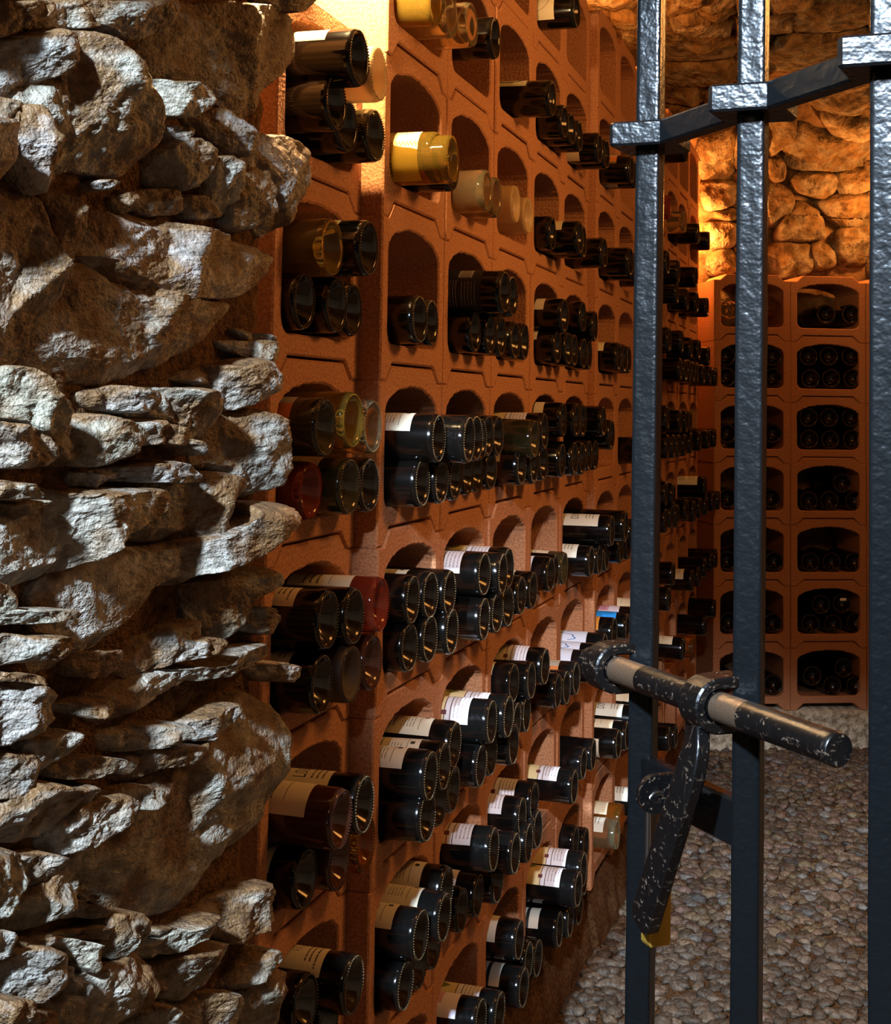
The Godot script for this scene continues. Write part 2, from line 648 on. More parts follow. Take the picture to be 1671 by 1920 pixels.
# one rubble stone: an outline on a wall, swelling out in broken facets, its back buried in the wall
func stone(ring: PackedVector2Array, high: float, s: int, on: Callable, cell: float, tone: Color, dirt: Color) -> ArrayMesh:
	rng.seed = s * 7 + 5
	var n0 := ring.size()
	var long := 0.0
	var mid := Vector2.ZERO
	for i in n0:
		long += ring[i].distance_to(ring[(i + 1) % n0])
		mid += ring[i] / n0
	var n := clampi(int(long / cell), 20, 150)
	var line := PackedVector2Array()
	var per := long / n
	var seg := 0
	var at := 0.0
	for j in n:
		var want := j * per
		while seg < n0 - 1 and at + ring[seg].distance_to(ring[(seg + 1) % n0]) < want:
			at += ring[seg].distance_to(ring[(seg + 1) % n0])
			seg += 1
		var w := clampf((want - at) / maxf(1e-5, ring[seg].distance_to(ring[(seg + 1) % n0])), 0.0, 1.0)
		var grow := 1.03
		var lin := ring[seg].lerp(ring[(seg + 1) % n0], w)
		var cub := ring[seg].cubic_interpolate(ring[(seg + 1) % n0], ring[(seg + n0 - 1) % n0], ring[(seg + 2) % n0], w)
		line.append(mid + (lin.lerp(cub, 0.75) - mid) * grow)
	var reach := 0.0
	for p in line:
		reach = maxf(reach, p.distance_to(mid))
	var m := clampi(int(reach / cell * 1.1), 6, 40)
	# broken faces: planes that cut the swelling down
	var cuts := []
	var skew := Vector2(-0.30, -0.18) if cell < 0.01 else Vector2.ZERO
	for k in 6:
		var g := Vector2.from_angle(TAU * (k + rng.randf_range(-0.35, 0.35)) / 6.0) * rng.randf_range(0.1, 0.7) + skew
		cuts.append([g, high * rng.randf_range(0.62, 1.0), mid + Vector2(rng.randf_range(-0.3, 0.3), rng.randf_range(-0.3, 0.3)) * reach])
	# bedding of the schist, nearly level
	var lean := rng.randf_range(-0.3, 0.5)
	var bed := Vector2(cos(lean), sin(lean))
	var off := Vector2(rng.randf() * 50.0, rng.randf() * 50.0)
	var f := 1.0 / maxf(reach, 0.02)
	var rows := []
	var colors := []
	for i in range(-2, m + 1):
		var row := PackedVector3Array()
		var col := PackedColorArray()
		var t := maxf(0.0, float(i) / m)
		for j in n:
			var p := line[j].lerp(mid, t)
			var h := -0.05
			var slope := 0.0
			var ledge := 0.0
			if i == -1:
				h = -0.012
			elif i == -2:
				p = line[j].lerp(mid, 0.08)
			else:
				var e := minf(1.0, t / 0.34)
				h = high * pow(1.0 - (1.0 - e) * (1.0 - e), 0.5)
				ledge = (1.0 - e) * clampf((p - mid).normalized().y, 0.0, 1.0)
				var flat := high * 2.0
				for c in cuts:
					var v: float = c[1] - (p - c[2]).dot(c[0])
					if v < flat:
						flat = v
						slope = c[0].y
				h = minf(h, maxf(flat, high * 0.25 * e))
				var along := (p - mid).dot(bed)
				var across := (p - mid).dot(bed.orthogonal())
				h += strata_noise.get_noise_3d(along * 9.0 + off.x, across * 42.0 + off.y, h * 30.0) * 0.002 * minf(1.0, reach / 0.04)
				h += rough_noise.get_noise_3d(p.x * f * 1.3 + off.x, p.y * f * 1.3, off.y) * high * 0.20
				h += rough_noise.get_noise_3d(p.x * 34.0, p.y * 34.0, off.x) * 0.003
				h += fine_noise.get_noise_3d(p.x * 150.0, p.y * 150.0, off.y) * 0.0016
			var rag := rough_noise.get_noise_3d(p.x * 26.0 + 9.0, p.y * 26.0, off.y) * 0.005 * (1.0 - t)
			p += (p - mid).normalized() * rag
			row.append((on as Callable).call(p.x, p.y, h))
			# earth dust lies on ledges and in streaks
			var d := clampf(0.36 + ledge * 1.6 + (slope + 0.18) * 0.8 + rough_noise.get_noise_3d(p.x * 12.0 + off.x, p.y * 11.0, 4.0) * 2.6, 0.0, 1.0)
			var sh := 1.0 + rough_noise.get_noise_3d(p.x * 55.0, p.y * 55.0, off.x) * 0.35
			var cc := tone.lerp(dirt, d) * sh
			col.append(Color(cc.r, cc.g, cc.b))
		rows.append(row)
		colors.append(col)
	var q0: Vector3 = (on as Callable).call(mid.x, mid.y, 0.0)
	var q1: Vector3 = (on as Callable).call(mid.x, mid.y, 0.1)
	return done(sheet(rows, true, q1 - q0, colors))


func outline(a: Array) -> PackedVector2Array:
	var r := PackedVector2Array()
	for i in range(0, a.size(), 2):
		r.append(Vector2(a[i], a[i + 1]) * 0.001)
	return r


var jamb: Node3D
var vault_wall: Node3D
var ceiling: Node3D
var count := 0


func js(high: float, a: Array, earthy := 0.0) -> void:
	count += 1
	rng.seed = count
	var g := rng.randf_range(0.24, 0.36)
	var tone := Color(g, g * rng.randf_range(0.92, 0.97), g * rng.randf_range(0.80, 0.92)).lerp(Color(0.16, 0.10, 0.05), earthy)
	put("stone", stone(outline(a), high, count, on_jamb, 0.0042, tone, Color(0.165, 0.092, 0.038)), mats.rock, jamb)


func vs(high: float, a: Array) -> void:
	count += 1
	rng.seed = count
	var g := rng.randf_range(0.20, 0.32)
	var r := outline(a)
	var top := 0.0
	for p in r:
		top += p.y / r.size()
	put("stone", stone(r, high * 1.45, count, on_vault, 0.017, Color(g, g * 0.86, g * 0.68), Color(0.17, 0.11, 0.055)), mats.vault, ceiling if top > 0.9 else vault_wall)


func build_jamb() -> void:
	jamb = structure("wall_left", "rough rubble stone jamb in brown earth mortar along the left of the picture", null, null)
	# the earth that the stones are set in, with the end of the wall
	var rows := []
	for i in 130:
		var row := PackedVector3Array()
		var t := lerpf(-1.4, 0.9, i / 129.0)
		for j in 90:
			var s := lerpf(-1.0, 0.5, pow(j / 79.0, 0.6)) if j < 80 else 0.5
			var h := -0.002 + rough_noise.get_noise_3d(s * 16.0, t * 16.0, 1.0) * 0.014 + rough_noise.get_noise_3d(s * 60.0, t * 60.0, 2.0) * 0.006
			if j >= 77:
				h -= (j - 76) * (j - 76) * 0.0022
			if t > 0.5 or t < -0.72 or s < -0.05:
				h += 0.01
			row.append(on_jamb(s - maxf(0.0, j - 84) * 0.004 + rough_noise.get_noise_2d(t * 12.0, 5.0) * 0.02 * smoothstep(60.0, 80.0, j), t, maxf(h, -0.3)))
		rows.append(row)
	put("earth_mortar", done(sheet(rows, false, JAMB_N)), mats.earth, jamb)
	js(0.035, [-16, 335, 29, 347, 26, 336, -15, 307, -49, 293, -50, 325], 0.9)
	js(0.020, [44, 352, 99, 367, 129, 351, 72, 333, 13, 321])
	js(0.040, [71, 359, 175, 387, 168, 374, 138, 343, 117, 347, 78, 346])
	js(0.045, [169, 385, 235, 404, 223, 370, 182, 352, 149, 359])
	js(0.050, [238, 402, 456, 460, 538, 465, 545, 421, 465, 361, 406, 317, 287, 331, 181, 311, 166, 327, 209, 365], 0.8)
	js(0.050, [424, 469, 589, 516, 578, 493, 537, 474, 461, 459], 0.8)
	js(0.040, [-19, 302, 36, 326, 55, 320, 53, 299, 30, 280, -14, 255, -29, 276])
	js(0.065, [28, 318, 84, 334, 114, 329, 157, 298, 188, 270, 182, 242, 154, 214, 87, 207, 50, 193, 17, 193, 6, 235, -9, 255, 27, 288])
	js(0.045, [-11, 249, 12, 250, 27, 226, 38, 190, 24, 176, 4, 188, -12, 212, -19, 227])
	js(0.030, [-40, 224, -25, 225, -2, 217, -5, 205, -23, 191, -38, 182], 0.9)
	js(0.025, [-37, 251, -2, 251, 2, 232, -20, 224, -41, 224], 0.8)
	js(0.050, [178, 309, 219, 320, 275, 326, 284, 313, 264, 291, 221, 284, 190, 290])
	js(0.045, [251, 269, 288, 271, 310, 259, 298, 234, 262, 214, 222, 216, 217, 245])
	js(0.050, [308, 258, 352, 263, 367, 244, 373, 211, 341, 202, 322, 225])
	js(0.045, [295, 302, 347, 318, 405, 290, 396, 273, 354, 272, 309, 287])
	js(0.050, [412, 302, 527, 319, 562, 309, 553, 261, 520, 221, 473, 194, 441, 215, 384, 269])
	js(0.050, [366, 251, 434, 264, 456, 220, 412, 192, 369, 197])
	js(0.030, [181, 202, 248, 216, 269, 207, 261, 192, 204, 184], 0.8)
	js(0.030, [268, 213, 314, 216, 346, 201, 298, 191, 273, 198])
	js(0.030, [114, 201, 129, 207, 139, 204, 126, 196])
	js(0.045, [-62, 171, 7, 176, 33, 173, 41, 133, 57, 114, 36, 53, 6, 30, -54, 23], 0.6)
	js(0.030, [45, 184, 85, 181, 89, 148, 91, 125, 57, 127, 52, 161], 0.6)
	js(0.070, [48, 128, 104, 147, 109, 171, 157, 181, 224, 182, 347, 181, 503, 172, 422, 122, 289, 109, 224, 104, 153, 114, 98, 128])
	js(0.060, [55, 126, 109, 130, 165, 115, 302, 108, 402, 110, 361, 85, 317, 62, 166, 20, 101, 19, 31, 26, 15, 48, 48, 91])
	js(0.030, [406, 84, 481, 79, 493, 59, 456, 64])
	js(0.020, [119, 299, 180, 312, 211, 288, 182, 266, 134, 265], 0.9)
	js(0.030, [234, 278, 269, 283, 266, 270, 239, 257])
	js(0.020, [154, 193, 185, 207, 193, 187, 165, 178], 0.9)
	js(0.055, [-15, 30, 7, 29, 19, 21, 28, 8, 68, -12, 53, -28, 24, -26, -34, -6, -38, 9])
	js(0.055, [-67, -15, -21, -17, 18, -24, 36, -42, 28, -54, -11, -54, -65, -52])
	js(0.060, [40, -42, 63, -19, 103, -11, 143, -14, 166, -29, 158, -45, 118, -55, 67, -57])
	js(0.045, [109, 9, 159, 17, 202, 12, 199, -5, 164, -10, 119, -3])
	js(0.055, [194, 12, 243, 16, 300, 15, 330, 8, 340, -17, 324, -41, 294, -47, 253, -24, 191, -12])
	js(0.060, [164, -22, 208, -17, 243, -26, 236, -42, 198, -39, 165, -40])
	js(0.050, [236, -32, 276, -35, 297, -53, 260, -50])
	js(0.050, [336, 39, 433, 53, 454, 36, 455, 16, 402, -2, 360, -4, 332, 16, 273, 25])
	js(0.040, [379, 68, 467, 73, 483, 60, 474, 43, 418, 53])
	js(0.055, [316, -58, 349, -11, 439, -6, 483, -22, 492, -54, 474, -92, 404, -103, 384, -77, 321, -66])
	js(0.060, [115, -66, 225, -54, 269, -72, 249, -79, 188, -75, 126, -71])
	js(0.050, [-60, -62, -5, -66, 9, -75, 7, -81, -59, -77])
	js(0.070, [-54, -102, -11, -84, 28, -72, 58, -77, 121, -78, 206, -82, 216, -90, 196, -106, 124, -124, 108, -137, 29, -155, -39, -152, -58, -131])
	js(0.060, [202, -126, 226, -82, 265, -72, 341, -71, 392, -85, 383, -102, 344, -133, 252, -137])
	js(0.070, [56, -154, 124, -137, 247, -139, 375, -122, 379, -106, 468, -111, 498, -124, 434, -144, 377, -162, 281, -175, 200, -194, 149, -225, 60, -234, 48, -187])
	js(0.050, [316, -186, 454, -183, 486, -196, 416, -212, 394, -239, 363, -251, 318, -238, 321, -208])
	js(0.050, [417, -220, 467, -229, 504, -245, 494, -259, 443, -254, 408, -243])
	js(0.040, [-46, -139, -15, -147, -4, -160, -9, -175, -45, -172])
	js(0.060, [-64, -172, -18, -170, 55, -177, 59, -185, 4, -184, -63, -177])
	js(0.055, [-58, -194, -22, -190, 32, -195, 59, -202, 54, -213, 19, -216, -57, -210])
	js(0.060, [238, -247, 265, -236, 314, -238, 331, -246, 306, -258, 258, -258])
	js(0.040, [184, -243, 257, -220, 318, -223, 336, -241, 274, -242, 259, -259, 207, -267])
	js(0.060, [142, -279, 208, -261, 337, -271, 381, -262, 449, -265, 470, -282, 383, -287, 275, -280, 236, -289, 164, -299])
	js(0.045, [467, -295, 519, -299, 564, -315, 531, -323, 478, -313])
	js(0.030, [97, -62, 139, -67, 139, -76, 94, -76])
	js(0.030, [96, -224, 178, -232, 196, -242, 168, -254, 103, -245])
	js(0.035, [5, -83, 39, -83, 19, -90, -13, -103, -29, -100, -29, -84])
	js(0.060, [-61, -222, 1, -230, 24, -235, 44, -247, 42, -268, 18, -279, -58, -280])
	js(0.050, [-52, -212, 17, -226, 23, -236, -10, -228, -52, -221])
	js(0.050, [70, -263, 120, -267, 140, -267, 127, -284, 83, -273])
	js(0.045, [25, -283, 83, -287, 63, -307, 43, -314, 23, -306])
	js(0.035, [-34, -287, 29, -293, 36, -314, 15, -327, -33, -322])
	js(0.050, [27, -318, 89, -336, 111, -340, 100, -368, 52, -372, 2, -364, -30, -354, -15, -337])
	js(0.055, [53, -319, 95, -313, 154, -325, 151, -331, 105, -334])
	js(0.045, [161, -305, 263, -315, 276, -329, 226, -334, 169, -325])
	js(0.055, [271, -324, 307, -319, 372, -315, 369, -331, 338, -346, 304, -344])
	js(0.055, [179, -352, 192, -333, 244, -335, 309, -347, 285, -360, 234, -356, 208, -363])
	js(0.065, [95, -409, 116, -395, 219, -368, 317, -350, 369, -333, 415, -319, 460, -327, 502, -350, 531, -383, 523, -456, 497, -478, 390, -484, 320, -508, 225, -498, 195, -481, 145, -445, 93, -424])
	js(0.055, [106, -350, 155, -357, 170, -368, 153, -385, 115, -395, 78, -395, 59, -381, 70, -366])
	js(0.055, [169, -360, 219, -366, 216, -381, 170, -382])
	js(0.055, [-49, -363, 5, -368, 14, -385, -3, -411, -47, -411])
	js(0.045, [21, -376, 73, -390, 70, -401, 25, -410, 19, -389])
	js(0.050, [26, -411, 68, -403, 90, -414, 85, -433, 38, -439, 8, -436])
	js(0.040, [78, -438, 105, -438, 168, -471, 148, -469, 90, -451])
	js(0.050, [86, -464, 150, -475, 164, -483, 151, -487, 118, -478])
	js(0.055, [145, -481, 157, -468, 192, -475, 215, -499, 216, -518, 180, -514, 126, -495])
	js(0.050, [54, -456, 93, -467, 118, -481, 116, -506, 87, -482])
	js(0.060, [-9, -456, 26, -450, 58, -463, 65, -480, 57, -503, 31, -499, -2, -478])
	js(0.055, [67, -488, 85, -486, 95, -501, 105, -515, 96, -519, 77, -500])
	js(0.065, [100, -502, 197, -514, 215, -533, 217, -557, 192, -566, 151, -570, 56, -532, 58, -506])
	js(0.060, [232, -530, 270, -523, 336, -523, 341, -534, 299, -544, 248, -540])
	js(0.055, [347, -529, 405, -523, 473, -533, 516, -557, 514, -576, 441, -580, 394, -575, 370, -559])
	js(0.050, [242, -555, 284, -551, 369, -565, 387, -577, 353, -595, 303, -600, 243, -578])
	js(0.055, [396, -625, 419, -613, 482, -609, 498, -621, 468, -630, 420, -636])
	js(0.050, [432, -645, 496, -636, 536, -662, 536, -724, 429, -682])
	js(0.045, [285, -598, 351, -611, 405, -629, 420, -650, 398, -670, 294, -629])
	js(0.050, [218, -581, 247, -581, 283, -608, 276, -621, 222, -599])
	js(0.050, [-19, -476, 11, -485, 22, -504, 18, -518, -17, -504])
	js(0.045, [27, -505, 71, -520, 75, -541, 28, -523])
	js(0.045, [-37, -421, -1, -428, -2, -450, -35, -452])
	js(0.040, [11, -455, 18, -442, 55, -449, 58, -458, 25, -461])
	js(0.030, [249, -513, 284, -522, 296, -536, 265, -533])
	js(0.030, [112, -435, 131, -441, 141, -449, 122, -448])
	# more of the same wall above, below and nearer than the picture's edge
	rng.seed = 77
	var spots := []
	for i in 70:
		var p := Vector2(rng.randf_range(-0.55, 0.46), rng.randf_range(-1.3, 0.85))
		if p.y > -0.72 and p.y < 0.5 and p.x > -0.07:
			continue
		var free := true
		for q in spots:
			free = free and absf(p.x - q.x) * 0.7 + absf(p.y - q.y) * 1.6 > 0.115
		if free:
			spots.append(p)
	var k := 0
	for p in spots:
		k += 1
		rng.seed = 500 + k
		var ring := PackedVector2Array()
		for j in 9:
			var a := TAU * j / 9.0
			ring.append(p + Vector2(cos(a) * rng.randf_range(0.05, 0.085), sin(a) * rng.randf_range(0.022, 0.04)))
		var g := rng.randf_range(0.30, 0.44)
		put("stone", stone(ring, rng.randf_range(0.035, 0.06), 900 + k, on_jamb, 0.009, Color(g, g * 0.95, g * 0.88), Color(0.165, 0.092, 0.038)), mats.rock, jamb)


func build_vault() -> void:
	vault_wall = structure("wall_back", "warm-lit rubble stone wall above the back rack", null, null)
	ceiling = structure("ceiling", "low vault of flat stones curving up from the back wall", null, null)
	for part in 2:
		var rows := []
		for i in 60:
			var row := PackedVector3Array()
			var t := lerpf(-1.75 if part == 0 else 0.88, 0.9 if part == 0 else 5.6, i / 59.0)
			for j in 90:
				var s := lerpf(-2.6, 1.6, j / 89.0)
				row.append(on_vault(s, t, -0.02 + rough_noise.get_noise_3d(s * 5.0, t * 5.0, 1.0) * 0.05 + rough_noise.get_noise_3d(s * 22.0, t * 22.0, 7.0) * 0.014))
			rows.append(row)
		var q := on_vault(0.2, 0.5 if part == 0 else 2.5, 0.1) - on_vault(0.2, 0.5 if part == 0 else 2.5, 0.0)
		put("earth_mortar", done(sheet(rows, false, q)), mats.plaster, vault_wall if part == 0 else ceiling)
	vs(0.050, [-845, 2177, -715, 2193, -708, 2063, -749, 2024, -816, 2050])
	vs(0.050, [-703, 2047, -689, 2131, -594, 2159, -546, 2014, -649, 2002])
	vs(0.060, [-764, 1936, -719, 2011, -605, 1990, -526, 1893, -636, 1825, -725, 1869])
	vs(0.060, [-755, 1829, -641, 1796, -465, 1770, -419, 1606, -498, 1557, -678, 1547])
	vs(0.060, [-669, 1514, -510, 1547, -408, 1574, -382, 1491, -458, 1378, -622, 1344])
	vs(0.050, [-617, 1327, -457, 1324, -420, 1226, -570, 1150])
	vs(0.060, [-504, 2218, -354, 2236, -338, 2124, -403, 2066, -460, 2076])
	vs(0.050, [-448, 2043, -367, 2062, -301, 1865, -369, 1820])
	vs(0.030, [-351, 2055, -229, 2137, -127, 2133, -49, 1950, -180, 1842, -275, 1850])
	vs(0.050, [-315, 1665, -254, 1815, -119, 1831, -5, 1864, 83, 1655, -57, 1523, -247, 1470])
	vs(0.050, [-104, 1448, 90, 1639, 175, 1440, 24, 1315, -66, 1307])
	vs(0.050, [0, 1276, 182, 1423, 250, 1262, 167, 1145, 69, 1152])
	vs(0.070, [101, 1128, 277, 1197, 348, 1012, 232, 971, 154, 1027])
	vs(0.080, [16, 951, 46, 1033, 173, 974, 364, 972, 424, 779, 207, 748, 62, 767])
	vs(0.060, [-114, 1076, 0, 1096, 20, 965, -37, 836])
	vs(0.060, [-36, 828, 44, 783, 43, 702, -23, 699])
	vs(0.070, [85, 703, 148, 746, 285, 734, 292, 661, 220, 626, 99, 655])
	vs(0.060, [293, 738, 425, 771, 436, 673, 320, 645])
	vs(0.080, [211, 625, 437, 657, 449, 517, 346, 498, 244, 544])
	vs(0.080, [24, 472, 103, 606, 206, 592, 252, 454, 58, 432])
	vs(0.070, [-21, 679, 89, 671, 92, 540, -9, 496])
	vs(0.080, [-9, 422, 176, 432, 184, 305, 91, 270, -9, 284])
	vs(0.060, [185, 411, 227, 445, 295, 398, 295, 324, 193, 313])
	vs(0.070, [304, 488, 449, 509, 448, 352, 312, 341])
	vs(0.050, [-349, 915, -228, 1003, -166, 711, -306, 698])
	vs(0.060, [-305, 686, -165, 695, -156, 594, -277, 561])
	vs(0.060, [-244, 558, -152, 577, -152, 516, -227, 518])
	vs(0.060, [-286, 504, -152, 508, -152, 410, -244, 392])
	vs(0.060, [-260, 379, -152, 394, -152, 289, -260, 278])
	vs(0.050, [-1125, 2175, -952, 2196, -903, 2005, -1048, 2005])
	vs(0.050, [-991, 1986, -893, 1990, -875, 1922, -960, 1912])
	vs(0.050, [-939, 1906, -871, 1905, -830, 1745, -888, 1757])
	vs(0.050, [-609, 2206, -516, 2217, -437, 1993, -534, 1998])
	vs(0.050, [-532, 1972, -431, 1976, -322, 1665, -426, 1671])
	vs(0.050, [-422, 1639, -311, 1633, -219, 1366, -341, 1390])
	vs(0.060, [-212, 977, -93, 985, -36, 748, -161, 743])
	vs(0.060, [-160, 727, -35, 731, -18, 561, -144, 557])
	vs(0.060, [-144, 541, -18, 545, -18, 390, -144, 386])
	vs(0.060, [-144, 374, -18, 373, -18, 276, -143, 273])
	vs(0.050, [-168, 2259, -50, 2273, 114, 1915, -6, 1882])
	vs(0.060, [10, 1846, 130, 1880, 338, 1420, 197, 1406])
	vs(0.060, [212, 1371, 354, 1385, 532, 968, 377, 959])
	vs(0.060, [388, 932, 543, 942, 606, 679, 444, 674])
	vs(0.060, [446, 657, 608, 662, 620, 481, 457, 476])
	vs(0.060, [457, 460, 620, 464, 619, 299, 456, 295])
	vs(0.050, [-437, 1308, -331, 1336, -244, 1029, -369, 1047])
	vs(0.050, [-553, 1113, -421, 1147, -363, 968, -491, 934])


# ---------------------------------------------------------------- pebble floor

func build_floor() -> void:
	var floor_root := structure("floor", "floor of small brown pebbles set close together in mortar", null, null)
	put("mortar_bed", solid_box(Vector3(-1.9, FLOOR - 0.25, -6.8), Vector3(2.6, FLOOR - 0.004, 3.0)), mats.earth, floor_root)
	var kinds: Array[Mesh] = []
	for k in 6:
		rng.seed = 40 + k
		var rows := []
		var off := rng.randf() * 40.0
		for i in 8:
			var row := PackedVector3Array()
			var a := PI * (0.02 + 0.96 * i / 7.0)
			for j in 11:
				var b := TAU * j / 11.0
				var p := Vector3(sin(a) * cos(b), cos(a), sin(a) * sin(b))
				p *= 1.0 + rough_noise.get_noise_3d(p.x * 0.9 + off, p.y * 0.9, p.z * 0.9) * 0.55
				row.append(Vector3(p.x, p.y * 0.45, p.z * 0.78))
			rows.append(row)
		var st := sheet(rows, true, Vector3(rows[3][0].x + rows[3][1].x, 0, rows[3][0].z + rows[3][1].z))
		for e in [0, 7]:
			var row: PackedVector3Array = rows[e]
			st.set_smooth_group(0)
			for j in range(1, 10):
				var tri := [row[0], row[j], row[j + 1]]
				if (tri[0] - tri[2]).cross(tri[0] - tri[1]).y * (1.0 if e == 0 else -1.0) < 0.0:
					tri = [row[0], row[j + 1], row[j]]
				for x in tri:
					st.add_vertex(x)
		kinds.append(done(st))
	rng.seed = 5
	var spots := []
	var step := 0.0355
	for iz in 112:
		for ix in 62:
			var x := 0.1 + ix * step + (0.5 * step if iz % 2 else 0.0) + rng.randf_range(-0.4, 0.4) * step
			var z := 2.75 + iz * step * 0.86 + rng.randf_range(-0.4, 0.4) * step
			var size := rng.randf_range(0.0155, 0.025) * (1.25 if rng.randf() < 0.18 else 1.0)
			var turn := Basis(Vector3.UP, rng.randf() * TAU) * Basis(Vector3.RIGHT, rng.randf_range(-0.35, 0.35))
			var t := Transform3D(turn.scaled_local(Vector3.ONE * size), V(x, FLOOR + rng.randf_range(-0.004, 0.004), z))
			var kind := rng.randi() % 6
			var g := rng.randf_range(0.075, 0.22)
			var c := Color(g, g * rng.randf_range(0.64, 0.77), g * rng.randf_range(0.40, 0.55))
			if rng.randf() < 0.15:
				c = Color(g, g * 0.95, g * 0.9)
			if x > 2.25 or z > 5.95 or x < -0.055 + (z - 2.2) * 0.3:
				continue
			# what the picture shows comes first
			var px := 835.0 + x / z * 2687.0
			var py := 768.0 - FLOOR / z * 2687.0
			var seen := px > 1000.0 and px < 1630.0 and py < 1930.0 and not (px > 1180.0 and px < 1238.0) and not (px > 1372.0 and px < 1436.0)
			spots.append([z if seen else z + 100.0, t, kind, c])
	spots.sort_custom(func(a, b): return a[0] < b[0])
	var tints := []
	for k in 5:
		var g := 0.09 + 0.029 * k
		tints.append(surface(Color(g, g * 0.74, g * 0.52).linear_to_srgb(), 0.6, {"tex": mats.pebble.albedo_texture, "bump": mats.pebble.heightmap_texture, "deep": 0.15, "tile": 9.0}))
	for i in 300:
		var o := put("pebble", kinds[spots[i][2]], tints[clampi(int((spots[i][3].r - 0.10) / 0.034), 0, 4)], floor_root)
		o.transform = spots[i][1]
	for k in 6:
		var rest := spots.slice(300).filter(func(s): return s[2] == k)
		var mm := MultiMesh.new()
		mm.transform_format = MultiMesh.TRANSFORM_3D
		mm.use_colors = true
		mm.mesh = kinds[k]
		mm.instance_count = rest.size()
		for i in rest.size():
			mm.set_instance_transform(i, rest[i][1])
			mm.set_instance_color(i, rest[i][3])
		var mi := MultiMeshInstance3D.new()
		mi.name = "pebbles"
		mi.multimesh = mm
		mi.material_override = mats.pebble
		mi.set_meta("kind", "stuff")
		floor_root.add_child(mi, true)


# ---------------------------------------------------------------- wine bottles

const BODY_R := 0.0378


func bottle_shape() -> ArrayMesh:
	var prof := [[0.004, -0.023], [0.012, -0.021], [0.021, -0.014], [0.0275, -0.005], [0.031, -0.0012], [0.0338, 0.0], [0.0362, -0.0016], [0.0375, -0.005], [BODY_R, -0.010], [BODY_R, -0.05], [BODY_R, -0.1], [BODY_R, -0.15], [BODY_R, -0.184], [0.0365, -0.196], [0.030, -0.210], [0.0205, -0.221], [0.0155, -0.233], [0.0145, -0.25], [0.014, -0.286], [0.0155, -0.287], [0.0155, -0.297], [0.004, -0.298]]
	var rows := []
	for p in prof:
		var row := PackedVector3Array()
		for j in 40:
			var a := TAU * j / 40.0
			row.append(Vector3(cos(a) * p[0], sin(a) * p[0], p[1]))
		rows.append(row)
	var st := sheet(rows, true, Vector3(1, 0.08, 0))
	for e in [0, rows.size() - 1]:
		var row: PackedVector3Array = rows[e]
		for j in range(1, 39):
			var tri := [row[0], row[j], row[j + 1]]
			if (tri[0] - tri[2]).cross(tri[0] - tri[1]).z * (1.0 if e == 0 else -1.0) < 0.0:
				tri = [row[0], row[j + 1], row[j]]
			for x in tri:
				st.add_vertex(x)
	return done(st)


# the ring of glass beads that a bottle stands on
func beads_shape() -> ArrayMesh:
	var s := SphereMesh.new()
	s.radius = 0.00125
	s.height = 0.0025
	s.radial_segments = 6
	s.rings = 3
	var st := SurfaceTool.new()
	for j in 54:
		var a := TAU * j / 54.0
		st.append_from(s, 0, Transform3D(Basis(), Vector3(cos(a) * 0.0345, sin(a) * 0.0345, 0.0002)))
	return st.commit()


func label_shape(z0: float, z1: float, a0: float, a1: float) -> ArrayMesh:
	var st := SurfaceTool.new()
	st.begin(Mesh.PRIMITIVE_TRIANGLES)
	st.set_smooth_group(0)
	var n := 22
	for j in n:
		var p := []
		for k in 2:
			var a := lerpf(a0, a1, float(j + k) / n)
			for z in [z1, z0]:
				p.append([Vector3(cos(a) * (BODY_R + 0.0003), sin(a) * (BODY_R + 0.0003), z), Vector2(1.0 - float(j + k) / n, 0.0 if z == z1 else 1.0)])
		var o: Vector3 = p[0][0] * Vector3(1, 1, 0)
		var tri := [p[0], p[2], p[1], p[2], p[3], p[1]]
		if (tri[0][0] - tri[2][0]).cross(tri[0][0] - tri[1][0]).dot(o) < 0.0:
			tri = [p[0], p[1], p[2], p[2], p[1], p[3]]
		for v in tri:
			st.set_uv(v[1])
			st.add_vertex(v[0])
	return done(st)


const GLYPHS := {
	"A": "01110100011000111111100011000110001", "B": "11110100011000111110100011000111110", "C": "01111100001000010000100001000001111", "D": "11110100011000110001100011000111110",
	"E": "11111100001000011110100001000011111", "I": "01110001000010000100001000010001110", "L": "10000100001000010000100001000011111", "M": "10001110111010110001100011000110001",
	"N": "10001110011010110011100011000110001", "O": "01110100011000110001100011000101110", "R": "11110100011000111110101001001010001", "S": "01111100001000001110000010000111110",
	"T": "11111001000010000100001000010000100", "U": "10001100011000110001100011000101110", "V": "10001100011000110001010100101000100", "2": "01110100010000100110010001000011111",
	"0": "01110100011001110101110011000101110", "1": "00100011000010000100001000010001110", "Z": "11111000010001000100010001000011111"}


# writes along the neck-to-base axis of a label (text turned a quarter)
func write(im: Image, text: String, x: int, y: int, size: int, c: Color) -> void:
	for k in text.length():
		var g: String = GLYPHS.get(text[k], "")
		for i in g.length():
			if g[i] == "1":
				im.fill_rect(Rect2i(x + (k * 6 + i % 5) * size, y + (i / 5) * size, size, size), c)


func scribble(im: Image, x: int, y: int, w: int, rows: int, gap: int, c: Color) -> void:
	for r in rows:
		var k := x
		while k < x + w:
			var l := rng.randi_range(2, 9)
			im.fill_rect(Rect2i(k, y + r * gap, mini(l, x + w - k), maxi(1, gap / 3)), c)
			k += l + rng.randi_range(1, 3)


